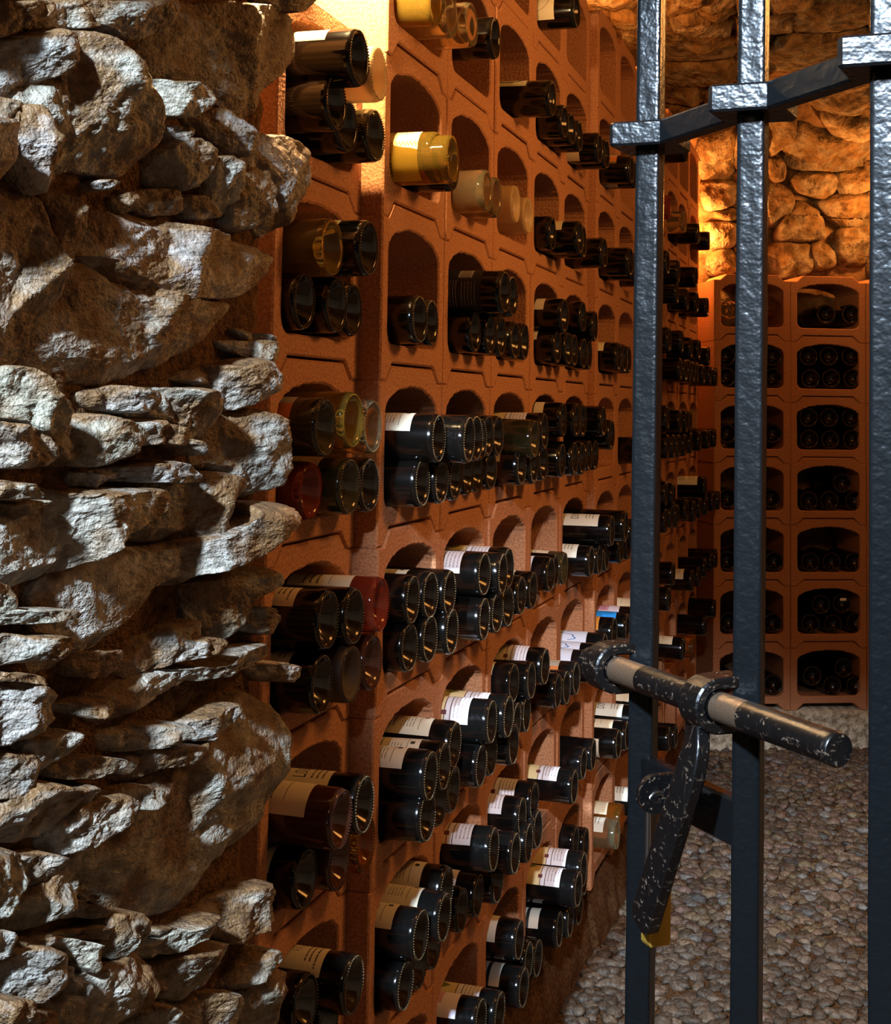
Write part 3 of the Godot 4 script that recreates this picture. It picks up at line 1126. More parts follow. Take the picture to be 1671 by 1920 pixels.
# label art, u runs round the bottle and v from its neck side (0) to its base side
func art(kind: String) -> ImageTexture:
	rng.seed = kind.hash()
	var w := 192
	var h := 128
	var cream := Color(0.86, 0.80, 0.66)
	var white := Color(0.88, 0.88, 0.88)
	var ink := Color(0.22, 0.18, 0.15)
	var im := Image.create(w, h, false, Image.FORMAT_RGB8)
	im.fill(cream)
	match kind:
		"cream":
			scribble(im, 40, 30, 110, 3, 14, ink)
			im.fill_rect(Rect2i(40, 84, 110, 1), ink)
		"back":
			im.fill(Color(0.80, 0.74, 0.62))
			scribble(im, 14, 14, 90, 8, 8, ink)
			for k in 16:
				im.fill_rect(Rect2i(118 + k * 3, 84, rng.randi_range(1, 2), 34), Color(0.1, 0.1, 0.1))
		"duo":
			im.fill_rect(Rect2i(0, 0, 60, h), Color(0.80, 0.47, 0.22))
			im.fill_rect(Rect2i(0, 0, 12, h), Color(0.42, 0.36, 0.2))
			im.fill_rect(Rect2i(60, 70, 50, 58), Color(0.66, 0.62, 0.55))
			scribble(im, 20, 30, 36, 8, 10, ink)
		"script":
			for k in 60:
				im.fill_rect(Rect2i(70 + k, 60 + int(sin(k * 0.5) * 12.0) + k / 4, 2, 3), ink)
			scribble(im, 40, 92, 100, 2, 9, ink)
			scribble(im, 20, 112, 150, 1, 9, ink)
		"grape":
			for k in 16:
				im.fill_rect(Rect2i(80 + rng.randi_range(0, 34), 40 + rng.randi_range(0, 44), 9, 9), Color(0.13, 0.1, 0.09))
			scribble(im, 60, 104, 80, 2, 9, ink)
		"loire":
			for k in 40:
				im.fill_rect(Rect2i(60 + k, 10 + absi(20 - k) / 2, 2, 22), Color(0.4, 0.36, 0.27))
			write(im, "LOUROT", 60, 66, 3, Color(0.2, 0.16, 0.12))
			scribble(im, 60, 96, 100, 3, 9, ink)
		"text":
			im.fill(Color(0.03, 0.03, 0.03))
			scribble(im, 16, 10, 100, 9, 7, Color(0.6, 0.6, 0.58))
			scribble(im, 20, 80, 90, 5, 8, Color(0.5, 0.5, 0.48))
			im.fill_rect(Rect2i(128, 70, 52, 34), Color(0.6, 0.6, 0.6))
			for k in 15:
				im.fill_rect(Rect2i(130 + k * 3, 74, 1, 26), Color(0.05, 0.05, 0.05))
		"gilt":
			im.fill(Color(0.05, 0.045, 0.04))
			for b in [[0, 110, 192, 4], [0, 12, 192, 3]]:
				im.fill_rect(Rect2i(b[0], b[1], b[2], b[3]), Color(0.62, 0.48, 0.22))
			im.fill_rect(Rect2i(150, 20, 36, 60), Color(0.7, 0.66, 0.58))
		"stripe":
			im.fill(Color(0.80, 0.77, 0.70))
			im.fill_rect(Rect2i(0, 88, w, 10), Color(0.05, 0.05, 0.05))
			for k in 24:
				im.fill_rect(Rect2i(70 + rng.randi_range(0, 30), 6 + rng.randi_range(0, 24), 6, 5), Color(0.35, 0.24, 0.18))
		"leaf":
			im.fill(Color(0.80, 0.72, 0.52))
			for k in 40:
				im.fill_rect(Rect2i(96 - mini(k, 40 - k), 14 + k, 2 * mini(k, 40 - k), 1), Color(0.40, 0.44, 0.20))
			for k in 12:
				im.fill_rect(Rect2i(80 + k * 3, 20 + (k * 7) % 28, 2, 6), Color(0.26, 0.29, 0.12))
			im.fill_rect(Rect2i(0, 72, w, 56), Color(0.82, 0.80, 0.80))
			im.fill_rect(Rect2i(0, 70, w, 2), Color(0.3, 0.12, 0.12))
			im.fill_rect(Rect2i(30, 64, 16, 12), Color(0.34, 0.12, 0.12))
			im.fill_rect(Rect2i(0, 84, w, 2), Color(0.3, 0.2, 0.2))
			scribble(im, 20, 92, 150, 4, 9, Color(0.58, 0.52, 0.52))
		"fine":
			im.fill(Color(0.82, 0.77, 0.66))
			scribble(im, 30, 20, 130, 3, 10, ink)
			scribble(im, 30, 58, 60, 5, 7, Color(0.42, 0.36, 0.3))
			im.fill_rect(Rect2i(20, 100, 150, 1), ink)
			im.fill_rect(Rect2i(86, 106, 16, 10), Color(0.15, 0.12, 0.1))
		"pink":
			im.fill(Color(0.84, 0.80, 0.82))
			im.fill_rect(Rect2i(50, 28, 90, 60), Color(0.78, 0.56, 0.60))
			scribble(im, 56, 40, 78, 4, 10, Color(0.5, 0.25, 0.3))
		"wide":
			im.fill(Color(0.84, 0.82, 0.74))
			write(im, "DOMAINE", 36, 52, 3, Color(0.35, 0.32, 0.28))
			scribble(im, 40, 22, 110, 2, 9, Color(0.5, 0.46, 0.4))
			scribble(im, 40, 92, 110, 3, 9, Color(0.45, 0.42, 0.36))
		"river":
			im.fill(Color(0.84, 0.87, 0.92))
			for k in 150:
				im.fill_rect(Rect2i(20 + k, 60 + int(sin(k * 0.09) * 26.0 + sin(k * 0.23) * 8.0), 3, 4), Color(0.24, 0.42, 0.68))
		"ochre":
			im.fill(Color(0.80, 0.52, 0.16))
			scribble(im, 40, 50, 100, 3, 12, Color(0.4, 0.22, 0.08))
		"blue":
			im.fill(Color(0.10, 0.52, 0.80))
			for k in 8:
				im.fill_rect(Rect2i(60 + k * 8, 16 + (k * 13) % 30, 10, 10), Color(0.75, 0.35, 0.55))
		"oval":
			im.fill(Color(0.80, 0.74, 0.56))
			for k in 120:
				var a := TAU * k / 120.0
				im.fill_rect(Rect2i(96 + int(cos(a) * 62.0), 64 + int(sin(a) * 50.0), 8, 8), Color(0.07, 0.06, 0.05))
			scribble(im, 70, 48, 56, 4, 10, ink)
		"bias":
			for k in 140:
				var a := TAU * k / 140.0
				im.fill_rect(Rect2i(84 + int(cos(a) * 52.0), 64 + int(sin(a) * 46.0), 3, 3), Color(0.68, 0.60, 0.52))
				im.fill_rect(Rect2i(124 + int(cos(a) * 40.0), 76 + int(sin(a) * 36.0), 3, 3), Color(0.7, 0.63, 0.55))
			write(im, "BIAS", 100, 8, 3, Color(0.25, 0.2, 0.17))
		"torn":
			im.fill(Color(0.93, 0.86, 0.60))
			scribble(im, 20, 20, 60, 4, 14, Color(0.5, 0.44, 0.3))
			for k in w:
				im.fill_rect(Rect2i(int(104.0 + sin(k * 0.7) * 5.0), k, 6, 1), Color(0.72, 0.58, 0.2))
			im.fill_rect(Rect2i(140, 20, 40, 90), Color(0.82, 0.74, 0.5))
			write(im, "2201Z", 146, 60, 1, Color(0.2, 0.15, 0.1))
			scribble(im, 144, 28, 34, 3, 8, Color(0.3, 0.25, 0.15))
		"amberlab":
			im.fill(Color(0.74, 0.52, 0.30))
			scribble(im, 40, 60, 100, 3, 12, ink)
	return ImageTexture.create_from_image(im)


const LABEL_WORDS := {"cream": "cream label", "back": "printed back label", "duo": "cream and orange label", "script": "scripted cream label", "grape": "dark grapes label", "loire": "beige lettered label", "text": "black text label", "gilt": "gold-edged label", "stripe": "black-striped label", "leaf": "green leaf label", "fine": "finely printed label", "pink": "pink label", "wide": "wide white label", "river": "blue-line label", "ochre": "ochre label", "blue": "sky-blue label", "oval": "oval-frame label", "bias": "ringed pale label", "torn": "pale yellow label", "amberlab": "tan label", "tag": "paper tag"}
const GLASS_WORDS := {"dark": "black", "green": "olive-green", "brown": "brown", "dusty": "dusty black", "matte": "matte brown", "gold": "golden", "pale": "pale clear", "amber": "amber", "rose": "reddish", "frost": "frosted pale"}
const SPANS := {"wide": [0.03, 0.145, 0.2, 3.0], "text": [0.035, 0.13, 1.5, 4.0], "back": [0.045, 0.12, 2.6, 4.2], "gilt": [0.06, 0.15, 1.2, 3.9], "torn": [0.022, 0.11, 1.2, 4.3], "river": [0.042, 0.13, 0.4, 2.9], "leaf": [0.034, 0.13, 0.4, 2.95], "stripe": [0.04, 0.13, 0.4, 2.9], "blue": [0.028, 0.12, 0.3, 3.0], "loire": [0.042, 0.15, 0.5, 2.7], "bias": [0.045, 0.14, 1.0, 3.9], "oval": [0.05, 0.14, 0.8, 2.6]}


func make_bottle(glass: String, label: String) -> Node3D:
	var root := Node3D.new()
	put("glass_body", shapes.bottle, mats[glass], root)
	put("bead_ring", shapes.beads, mats.beads if glass in ["dark", "green", "dusty", "matte"] else mats[glass], root)
	if label == "tag":
		var st := SurfaceTool.new()
		st.begin(Mesh.PRIMITIVE_TRIANGLES)
		slab(PackedVector2Array([Vector2(-0.006, 0.012), Vector2(0.018, 0.008), Vector2(0.020, 0.018), Vector2(-0.004, 0.022)]), 0.0005, 0.0016, 0.0003, func(p, h): return Vector3(p.x, p.y, h), st)
		put("paper_tag", done(st), mats.paper, root)
	elif label != "-":
		if not looks.has(label):
			var m := surface(Color(1, 1, 1), 0.7, {"tex": art(label)})
			var sp: Array = SPANS.get(label, [0.036, 0.128, 0.45, 2.8])
			looks[label] = [m, label_shape(-sp[0], -sp[1], sp[2], sp[3])]
		put("label", looks[label][1], looks[label][0], root)
	return root


const RACK_WORDS := {"A": "leftmost rack", "B": "long rack", "C": "far rack", "K": "back rack"}
const NTH := ["first", "second", "third", "fourth", "fifth", "sixth", "seventh"]
var models := {}


# one bottle: rack, row, niche, then millimetres along the niche, up from its floor and out of the rack's face
func b(rack: String, row: int, niche: int, glass: String, label: String, spot: String, u: float, up: float, out: float) -> void:
	var key := glass + label
	if not models.has(key):
		models[key] = make_bottle(glass, label)
	var o: Node3D = models[key].duplicate()
	o.name = numbered("wine_bottle")
	add_child(o, true)
	var bs := rack_basis(rack)
	rng.seed = hash([rack, row, niche, spot])
	var tilt := Basis(Vector3.UP, rng.randf_range(-0.035, 0.035)) * Basis(Vector3.RIGHT, rng.randf_range(-0.02, 0.02))
	o.basis = (bs * tilt * Basis(Vector3.BACK, rng.randf_range(-0.25, 0.25))).scaled_local(Vector3(1, 1, 1) * {"A": 1.04, "B": 1.0, "C": 1.0, "K": 1.09}[rack])
	o.position = rack_origin(rack) + bs * Vector3((niche + 0.5) * COL + u * 0.001 + creep(rack, row), ROW0 + row * ROW + 0.057 + up * 0.001, out * 0.001)
	var top := 4 if rack == "B" or rack == "C" else 2
	var words: String = GLASS_WORDS[glass] + " bottle"
	if label != "-":
		words += ", " + LABEL_WORDS[label]
	var place := "%s in niche %s, row %s of %s" % [spot, NTH[niche], NTH[top - row - 1] if top - row < 8 else ["eighth", "ninth"][top - row - 8], RACK_WORDS[rack]]
	if rack == "A":
		place = "%s in row %s of %s" % [spot, NTH[top - row - 1], RACK_WORDS[rack]]
	o.set_meta("label", words + ", " + place)
	o.set_meta("category", "bottle")
	o.set_meta("group", "wine bottles lying in the " + RACK_WORDS[rack])


func build_bottles() -> void:
	shapes.bottle = bottle_shape()
	shapes.beads = beads_shape()
	b("A", 1, 0, "dark", "cream", "upper left", -83, 121, 83)
	b("A", 1, 0, "frost", "-", "upper right", 0, 118, 82)
	b("A", 1, 0, "dark", "-", "lower left", -83, 62, 51)
	b("A", 1, 0, "dark", "-", "lower middle", 0, 48, 36)
	b("A", 1, 0, "green", "back", "lower right", 83, 48, 49)
	b("A", 0, 0, "gold", "-", "upper left", -83, 115, 50)
	b("A", 0, 0, "dark", "cream", "upper right", 0, 123, 72)
	b("A", 0, 0, "dark", "-", "lower left", -92, 43, 15)
	b("A", 0, 0, "dark", "-", "lower middle", 0, 44, 26)
	b("A", 0, 0, "dark", "-", "lower right", 83, 43, 20)
	b("A", -1, 0, "green", "duo", "upper left", -83, 125, 46)
	b("A", -1, 0, "gold", "-", "upper middle", 0, 134, 54)
	b("A", -1, 0, "pale", "-", "upper right", 83, 125, 54)
	b("A", -1, 0, "rose", "-", "lower left", -83, 40, 27)
	b("A", -1, 0, "green", "cream", "lower middle", 0, 43, 51)
	b("A", -1, 0, "dark", "-", "lower right", 83, 41, 51)
	b("A", -2, 0, "dark", "script", "upper left", -83, 123, 56)
	b("A", -2, 0, "dark", "-", "upper middle", 0, 117, 62)
	b("A", -2, 0, "rose", "cream", "upper right", 83, 123, 71)
	b("A", -2, 0, "dark", "grape", "lower left", -83, 40, 49)
	b("A", -2, 0, "matte", "-", "lower middle", 0, 39, 59)
	b("A", -2, 0, "brown", "-", "lower right", 83, 41, 61)
	b("A", -3, 0, "brown", "cream", "upper left", -83, 119, 80)
	b("A", -3, 0, "dark", "loire", "upper right", 0, 117, 82)
	b("A", -3, 0, "dark", "script", "lower left", -83, 39, 32)
	b("A", -3, 0, "brown", "-", "lower middle", 0, 38, 48)
	b("A", -3, 0, "amber", "-", "lower right", 83, 38, 56)
	b("A", -4, 0, "dark", "-", "left", -83, 131, 37)
	b("A", -4, 0, "dark", "script", "middle", 0, 129, 72)
	b("A", -4, 0, "dark", "-", "right", 0, 78, 38)
	b("B", 3, 3, "dark", "bias", "alone", -83, 38, 78)
	b("B", 2, 0, "gold", "-", "left", -83, 38, 51)
	b("B", 2, 0, "pale", "-", "middle", 0, 40, 52)
	b("B", 2, 0, "pale", "-", "right", 83, 45, 63)
	b("B", 2, 1, "dark", "-", "alone", -83, 62, 63)
	b("B", 2, 2, "dark", "oval", "alone", 0, 39, 78)
	b("B", 2, 3, "dark", "-", "left", -83, 40, 53)
	b("B", 2, 3, "dark", "-", "middle", 0, 40, 52)
	b("B", 2, 3, "dark", "-", "right", 83, 39, 54)
	b("B", 2, 4, "dark", "back", "left", -83, 38, 72)
	b("B", 2, 4, "dark", "-", "right", 0, 38, 74)
	b("B", 1, 0, "gold", "torn", "left", -83, 44, 59)
	b("B", 1, 0, "gold", "-", "middle", -83, 38, 83)
	b("B", 1, 0, "dark", "-", "right", 0, 38, 57)
	b("B", 1, 1, "pale", "-", "left", -83, 38, 52)
	b("B", 1, 1, "pale", "-", "right", 0, 38, 48)
	b("B", 1, 2, "frost", "-", "left", -83, 60, 25)
	b("B", 1, 2, "frost", "-", "right", 0, 48, 31)
	b("B", 1, 3, "dark", "-", "left", -83, 41, 29)
	b("B", 1, 3, "dark", "cream", "middle", 0, 41, 74)
	b("B", 1, 3, "dark", "-", "right", 83, 40, 66)
	b("B", 1, 4, "dark", "-", "alone", 0, 41, 71)
	b("B", 0, 0, "dark", "-", "left", -83, 39, 34)
	b("B", 0, 0, "dark", "-", "right", 0, 39, 28)
	b("B", 0, 1, "dark", "text", "upper left", -83, 107, 87)
	b("B", 0, 1, "dark", "-", "upper right", 0, 106, 80)
	b("B", 0, 1, "dark", "gilt", "lower left", -83, 38, 34)
	b("B", 0, 1, "dark", "-", "lower middle", 0, 38, 40)
	b("B", 0, 1, "dark", "-", "lower right", 83, 38, 39)
	b("B", 0, 2, "dark", "-", "left", -83, 38, 27)
	b("B", 0, 2, "dark", "-", "right", 0, 39, 27)
	b("B", 0, 3, "dark", "stripe", "alone on top", -83, 108, 58)
	b("B", 0, 3, "dark", "stripe", "lower left", -83, 40, 43)
	b("B", 0, 3, "dark", "-", "lower middle", 0, 39, 50)
	b("B", 0, 3, "dark", "-", "lower right", 83, 39, 47)
	b("B", 0, 4, "dark", "stripe", "upper left", -83, 127, 36)
	b("B", 0, 4, "dark", "-", "upper right", 0, 108, 50)
	b("B", 0, 4, "dark", "-", "lower left", -83, 38, 38)
	b("B", 0, 4, "dark", "-", "lower right", 0, 38, 36)
	b("B", -1, 0, "dark", "fine", "upper left", -83, 106, 68)
	b("B", -1, 0, "dusty", "-", "upper middle", 0, 103, 93)
	b("B", -1, 0, "dark", "-", "upper right", 83, 104, 82)
	b("B", -1, 0, "dark", "-", "lower left", -83, 38, 43)
	b("B", -1, 0, "dark", "-", "lower middle", 0, 38, 49)
	b("B", -1, 0, "dark", "-", "lower right", 83, 38, 48)
	b("B", -1, 1, "dark", "-", "upper left", -83, 99, 47)
	b("B", -1, 1, "dark", "-", "upper middle", 0, 103, 38)
	b("B", -1, 1, "dark", "-", "upper right", 83, 102, 36)
	b("B", -1, 1, "dark", "-", "lower left", -83, 38, 25)
	b("B", -1, 1, "dark", "-", "lower middle", 0, 38, 19)
	b("B", -1, 1, "dark", "-", "lower right", 83, 38, 23)
	b("B", -1, 2, "green", "-", "upper left", -83, 94, 69)
	b("B", -1, 2, "dark", "leaf", "upper right", 0, 108, 70)
	b("B", -1, 2, "dark", "cream", "lower left", -83, 39, 43)
	b("B", -1, 2, "dark", "-", "lower middle", 0, 38, 49)
	b("B", -1, 2, "dark", "-", "lower right", 83, 42, 50)
	b("B", -1, 3, "dark", "stripe", "upper left", -83, 130, 58)
	b("B", -1, 3, "dark", "-", "upper middle", 0, 129, 71)
	b("B", -1, 3, "dark", "-", "upper right", 83, 128, 69)
	b("B", -1, 3, "dark", "-", "lower left", -83, 42, 56)
	b("B", -1, 3, "dark", "-", "lower middle", 0, 43, 67)
	b("B", -1, 3, "dark", "-", "lower right", 83, 41, 68)
	b("B", -1, 4, "dark", "-", "upper left", 0, 125, 73)
	b("B", -1, 4, "dark", "-", "upper right", 83, 90, 79)
	b("B", -1, 4, "dark", "-", "lower left", -83, 43, 53)
	b("B", -1, 4, "dark", "-", "lower right", 0, 42, 53)
	b("B", -2, 0, "dark", "-", "upper left", -83, 110, 31)
	b("B", -2, 0, "dark", "fine", "upper middle", 0, 107, 34)
	b("B", -2, 0, "dark", "-", "upper right", 83, 101, 41)
	b("B", -2, 0, "dark", "-", "lower left", -83, 38, 27)
	b("B", -2, 0, "dark", "-", "lower middle", 0, 39, 34)
	b("B", -2, 0, "dark", "-", "lower right", 83, 39, 46)
	b("B", -2, 1, "dark", "leaf", "upper left", -83, 115, 57)
	b("B", -2, 1, "dark", "-", "upper middle", 0, 107, 69)
	b("B", -2, 1, "dark", "leaf", "upper right", 83, 109, 59)
	b("B", -2, 1, "dark", "-", "lower left", -83, 38, 58)
	b("B", -2, 1, "dark", "-", "lower middle", 0, 39, 60)
	b("B", -2, 1, "dark", "-", "lower right", 83, 38, 59)
	b("B", -2, 2, "dark", "-", "left", -83, 39, 46)
	b("B", -2, 2, "dark", "cream", "right", 0, 39, 50)
	b("B", -2, 3, "dark", "pink", "left", -83, 44, 33)
	b("B", -2, 3, "dark", "-", "middle", 0, 43, 26)
	b("B", -2, 3, "green", "cream", "right", 83, 40, 29)
	b("B", -2, 4, "dark", "wide", "upper left", 0, 109, 96)
	b("B", -2, 4, "dark", "-", "upper right", 83, 115, 116)
	b("B", -2, 4, "dark", "wide", "lower left", -83, 42, 61)
	b("B", -2, 4, "dark", "-", "lower middle", 0, 39, 66)
	b("B", -2, 4, "dark", "-", "lower right", 83, 38, 68)
	b("B", -3, 0, "dusty", "fine", "upper left", -83, 99, 64)
	b("B", -3, 0, "dark", "fine", "upper middle", 0, 94, 61)
	b("B", -3, 0, "dark", "fine", "upper right", 83, 108, 54)
	b("B", -3, 0, "dark", "-", "lower left", -83, 38, 60)
	b("B", -3, 0, "dark", "-", "lower middle", 0, 38, 55)
	b("B", -3, 0, "dark", "-", "lower right", 83, 38, 53)
	b("B", -3, 1, "dusty", "leaf", "upper left", -83, 114, 74)
	b("B", -3, 1, "dusty", "leaf", "upper right", 0, 107, 83)
	b("B", -3, 1, "dusty", "-", "lower left", -83, 39, 56)
	b("B", -3, 1, "dark", "-", "lower middle", 0, 38, 53)
	b("B", -3, 1, "dark", "-", "lower right", 83, 40, 73)
	b("B", -3, 2, "dusty", "cream", "upper left", -83, 119, 33)
	b("B", -3, 2, "dusty", "-", "upper middle", 0, 111, 49)
	b("B", -3, 2, "dark", "leaf", "upper right", 83, 125, 59)
	b("B", -3, 2, "dark", "-", "lower left", -83, 46, 40)
	b("B", -3, 2, "dark", "-", "lower right", 0, 45, 40)
	b("B", -3, 3, "dusty", "-", "left", -83, 46, 52)
	b("B", -3, 3, "dusty", "amberlab", "middle", 0, 38, 54)
	b("B", -3, 3, "dusty", "duo", "right", 83, 44, 59)
	b("B", -3, 4, "dusty", "river", "left", -83, 44, 62)
	b("B", -3, 4, "dusty", "river", "middle", 0, 48, 64)
	b("B", -3, 4, "dusty", "river", "right", 83, 62, 66)
	b("B", -4, 0, "dusty", "fine", "upper left", -83, 114, 53)
	b("B", -4, 0, "dusty", "fine", "upper middle", 0, 114, 65)
	b("B", -4, 0, "dark", "fine", "upper right", 83, 127, 44)
	b("B", -4, 0, "dusty", "-", "lower left", -83, 38, 30)
	b("B", -4, 0, "dark", "-", "lower middle", 0, 38, 27)
	b("B", -4, 0, "dark", "-", "lower right", 83, 38, 24)
	b("B", -4, 1, "dusty", "leaf", "upper left", -83, 150, 81)
	b("B", -4, 1, "dusty", "cream", "upper right", 83, 95, 79)
	b("B", -4, 1, "dusty", "-", "lower left", -83, 43, 26)
	b("B", -4, 1, "dusty", "pink", "lower middle", 0, 41, 32)
	b("B", -4, 1, "dusty", "-", "lower right", 83, 40, 47)
	b("B", -4, 2, "dusty", "leaf", "upper left", -83, 116, 53)
	b("B", -4, 2, "dusty", "leaf", "upper right", 0, 125, 58)
	b("B", -4, 2, "dusty", "-", "lower left", -83, 68, 67)
	b("B", -4, 2, "dusty", "-", "lower right", 0, 71, 66)
	b("B", -4, 3, "dusty", "leaf", "alone", 0, 75, 74)
	b("B", -4, 4, "dusty", "-", "left", -83, 67, 47)
	b("B", -4, 4, "dusty", "-", "right", 0, 70, 55)
	b("B", -5, 1, "dusty", "pink", "left", -83, 112, 62)
	b("B", -5, 1, "dusty", "leaf", "right", 0, 94, 74)
	b("B", -5, 2, "dusty", "stripe", "alone on top", -83, 134, 51)
	b("B", -5, 2, "dusty", "stripe", "lower left", -83, 46, 60)
	b("B", -5, 2, "dusty", "-", "lower middle", 0, 65, 50)
	b("B", -5, 2, "dusty", "-", "lower right", 83, 41, 50)
	b("B", -5, 3, "dusty", "leaf", "upper left", -83, 134, 101)
	b("B", -5, 3, "dusty", "leaf", "upper middle", 0, 150, 96)
	b("B", -5, 3, "dusty", "leaf", "upper right", 83, 104, 83)
	b("B", -5, 3, "dusty", "stripe", "lower left", -83, 46, 61)
	b("B", -5, 3, "dusty", "-", "lower middle", 0, 39, 68)
	b("B", -5, 3, "dusty", "-", "lower right", 83, 38, 71)
	b("B", -5, 4, "dusty", "-", "left", -83, 135, 30)
	b("B", -5, 4, "dusty", "-", "right", 0, 108, 39)
	b("C", 3, 3, "dark", "cream", "alone", 83, 38, 79)
	b("C", 2, 0, "dark", "duo", "left", -83, 38, 76)
	b("C", 2, 0, "dark", "back", "right", 0, 38, 73)
	b("C", 2, 2, "rose", "-", "alone", 0, 38, 77)
	b("C", 2, 3, "pale", "-", "alone", 83, 45, 75)
	b("C", 2, 4, "dark", "-", "alone", 83, 44, 83)
	b("C", 2, 6, "dark", "-", "alone", -83, 73, 69)
	b("C", 1, 0, "dark", "-", "left", -83, 43, 75)
	b("C", 1, 0, "dark", "-", "right", 0, 38, 73)
	b("C", 1, 1, "dark", "-", "alone", -83, 42, 73)
	b("C", 1, 2, "dark", "-", "alone high", 0, 115, 73)
	b("C", 1, 3, "dark", "-", "alone on top", -83, 109, 76)
	b("C", 1, 3, "dark", "-", "alone below", -83, 41, 72)
	b("C", 1, 4, "dark", "-", "alone on top", 83, 135, 76)
	b("C", 1, 4, "dark", "-", "lower left", -83, 41, 66)
	b("C", 1, 4, "dark", "-", "lower right", 83, 43, 80)
	b("C", 1, 5, "dark", "-", "alone", 83, 49, 81)
	b("C", 0, 0, "dark", "cream", "left", -83, 42, 46)
	b("C", 0, 0, "dark", "-", "middle", 0, 41, 48)
	b("C", 0, 0, "dark", "-", "right", 83, 40, 46)
	b("C", 0, 2, "dark", "-", "alone high", 0, 124, 80)
	b("C", 0, 3, "dark", "-", "alone on top", 0, 132, 79)
	b("C", 0, 3, "dark", "-", "lower left", 0, 41, 74)
	b("C", 0, 3, "dark", "-", "lower right", 83, 39, 81)
	b("C", 0, 4, "dark", "-", "alone on top", -83, 121, 80)
	b("C", 0, 4, "dark", "-", "lower left", -83, 40, 76)
	b("C", 0, 4, "dark", "-", "lower middle", 0, 40, 79)
	b("C", 0, 4, "dark", "-", "lower right", 83, 39, 83)
	b("C", 0, 5, "dark", "-", "alone on top", -83, 129, 70)
	b("C", 0, 5, "dark", "-", "alone below", 0, 39, 79)
	b("C", 0, 6, "dark", "-", "alone on top", -83, 117, 71)
	b("C", 0, 6, "dark", "-", "lower left", -83, 41, 77)
	b("C", 0, 6, "dark", "-", "lower right", 83, 40, 83)
	b("C", -1, 1, "dark", "-", "alone", -83, 39, 60)
	b("C", -1, 2, "dark", "-", "alone on top", 0, 131, 76)
	b("C", -1, 2, "dark", "-", "lower left", 0, 42, 77)
	b("C", -1, 2, "dark", "-", "lower right", 83, 41, 85)
	b("C", -1, 3, "dark", "-", "alone on top", 0, 116, 75)
	b("C", -1, 3, "dark", "-", "lower left", -83, 39, 80)
	b("C", -1, 3, "dark", "-", "lower right", 83, 38, 80)
	b("C", -1, 4, "dark", "-", "upper left", -83, 114, 66)
	b("C", -1, 4, "dark", "-", "upper right", 0, 114, 69)
	b("C", -1, 4, "dark", "-", "alone below", 0, 40, 71)
	b("C", -1, 5, "dark", "-", "alone", -83, 43, 75)
	b("C", -1, 6, "dark", "-", "left", -83, 43, 72)
	b("C", -1, 6, "dark", "-", "right", 83, 45, 79)
	b("C", -2, 0, "dark", "cream", "alone on top", 0, 77, 74)
	b("C", -2, 0, "dark", "-", "lower left", -83, 43, 56)
	b("C", -2, 0, "dark", "-", "lower right", 0, 44, 62)
	b("C", -2, 2, "dark", "-", "upper left", 0, 146, 73)
	b("C", -2, 2, "dark", "-", "upper right", 83, 137, 85)
	b("C", -2, 2, "dark", "-", "lower left", 0, 64, 73)
	b("C", -2, 2, "dark", "-", "lower right", 83, 73, 80)
	b("C", -2, 3, "dark", "-", "alone", -83, 62, 76)
	b("C", -2, 4, "dark", "-", "left", -83, 60, 67)
	b("C", -2, 4, "dark", "-", "right", 83, 47, 74)
	b("C", -2, 5, "dark", "wide", "alone on top", 83, 117, 78)
	b("C", -2, 5, "dark", "-", "lower left", -83, 48, 78)
	b("C", -2, 5, "dark", "-", "lower right", 83, 46, 82)
	b("C", -2, 6, "dark", "-", "left", 0, 45, 83)
	b("C", -2, 6, "dark", "-", "right", 83, 46, 95)
	b("C", -3, 0, "dark", "ochre", "left", -83, 78, 40)
	b("C", -3, 0, "dark", "blue", "middle", 0, 80, 60)
	b("C", -3, 0, "dark", "pink", "right", 83, 85, 63)
	b("C", -3, 1, "dark", "cream", "alone high", -83, 85, 73)
	b("C", -3, 2, "dark", "-", "alone", 83, 64, 73)
	b("C", -3, 3, "dark", "-", "alone high", -83, 125, 65)
	b("C", -3, 4, "dark", "wide", "alone", 0, 60, 79)
	b("C", -3, 5, "dark", "-", "left", -83, 47, 74)
	b("C", -3, 5, "dark", "-", "right", 83, 63, 79)
	b("C", -3, 6, "dark", "-", "left", 0, 61, 77)
	b("C", -3, 6, "dark", "-", "right", 83, 66, 85)
	b("C", -4, 0, "dark", "back", "left", -83, 44, 53)
	b("C", -4, 0, "dark", "cream", "middle", 0, 48, 62)
	b("C", -4, 0, "dark", "wide", "right", 83, 73, 68)
	b("C", -4, 1, "dark", "cream", "alone high", -83, 85, 78)
	b("C", -4, 3, "dark", "cream", "alone high", 83, 110, 78)
	b("C", -4, 4, "amber", "-", "alone", 83, 64, 76)
	b("C", -4, 5, "dark", "-", "alone high", 83, 96, 79)
	b("C", -4, 6, "dark", "-", "alone high", 83, 117, 80)
	b("C", -5, 0, "amber", "cream", "alone on top", 0, 84, 50)
	b("C", -5, 0, "pale", "wide", "alone below", -83, 66, 51)
	b("C", -5, 1, "dark", "wide", "alone", -83, 64, 59)
	b("C", -5, 2, "dark", "-", "alone high", 83, 135, 76)
	b("C", -5, 3, "dark", "-", "alone high", -83, 110, 75)
	b("K", 1, 0, "amber", "-", "alone on top", 86, 88, -12)
	b("K", 1, 0, "pale", "-", "alone below", -93, 69, -12)
	b("K", 1, 1, "dark", "-", "left", -4, 60, -12)
	b("K", 1, 1, "dark", "-", "right", 103, 62, -12)
	b("K", 0, 0, "dark", "-", "upper left", -107, 128, -12)
	b("K", 0, 0, "dark", "-", "upper middle", 2, 130, -12)
	b("K", 0, 0, "dark", "-", "upper right", 91, 131, -12)
	b("K", 0, 0, "dark", "-", "lower left", -106, 42, -12)
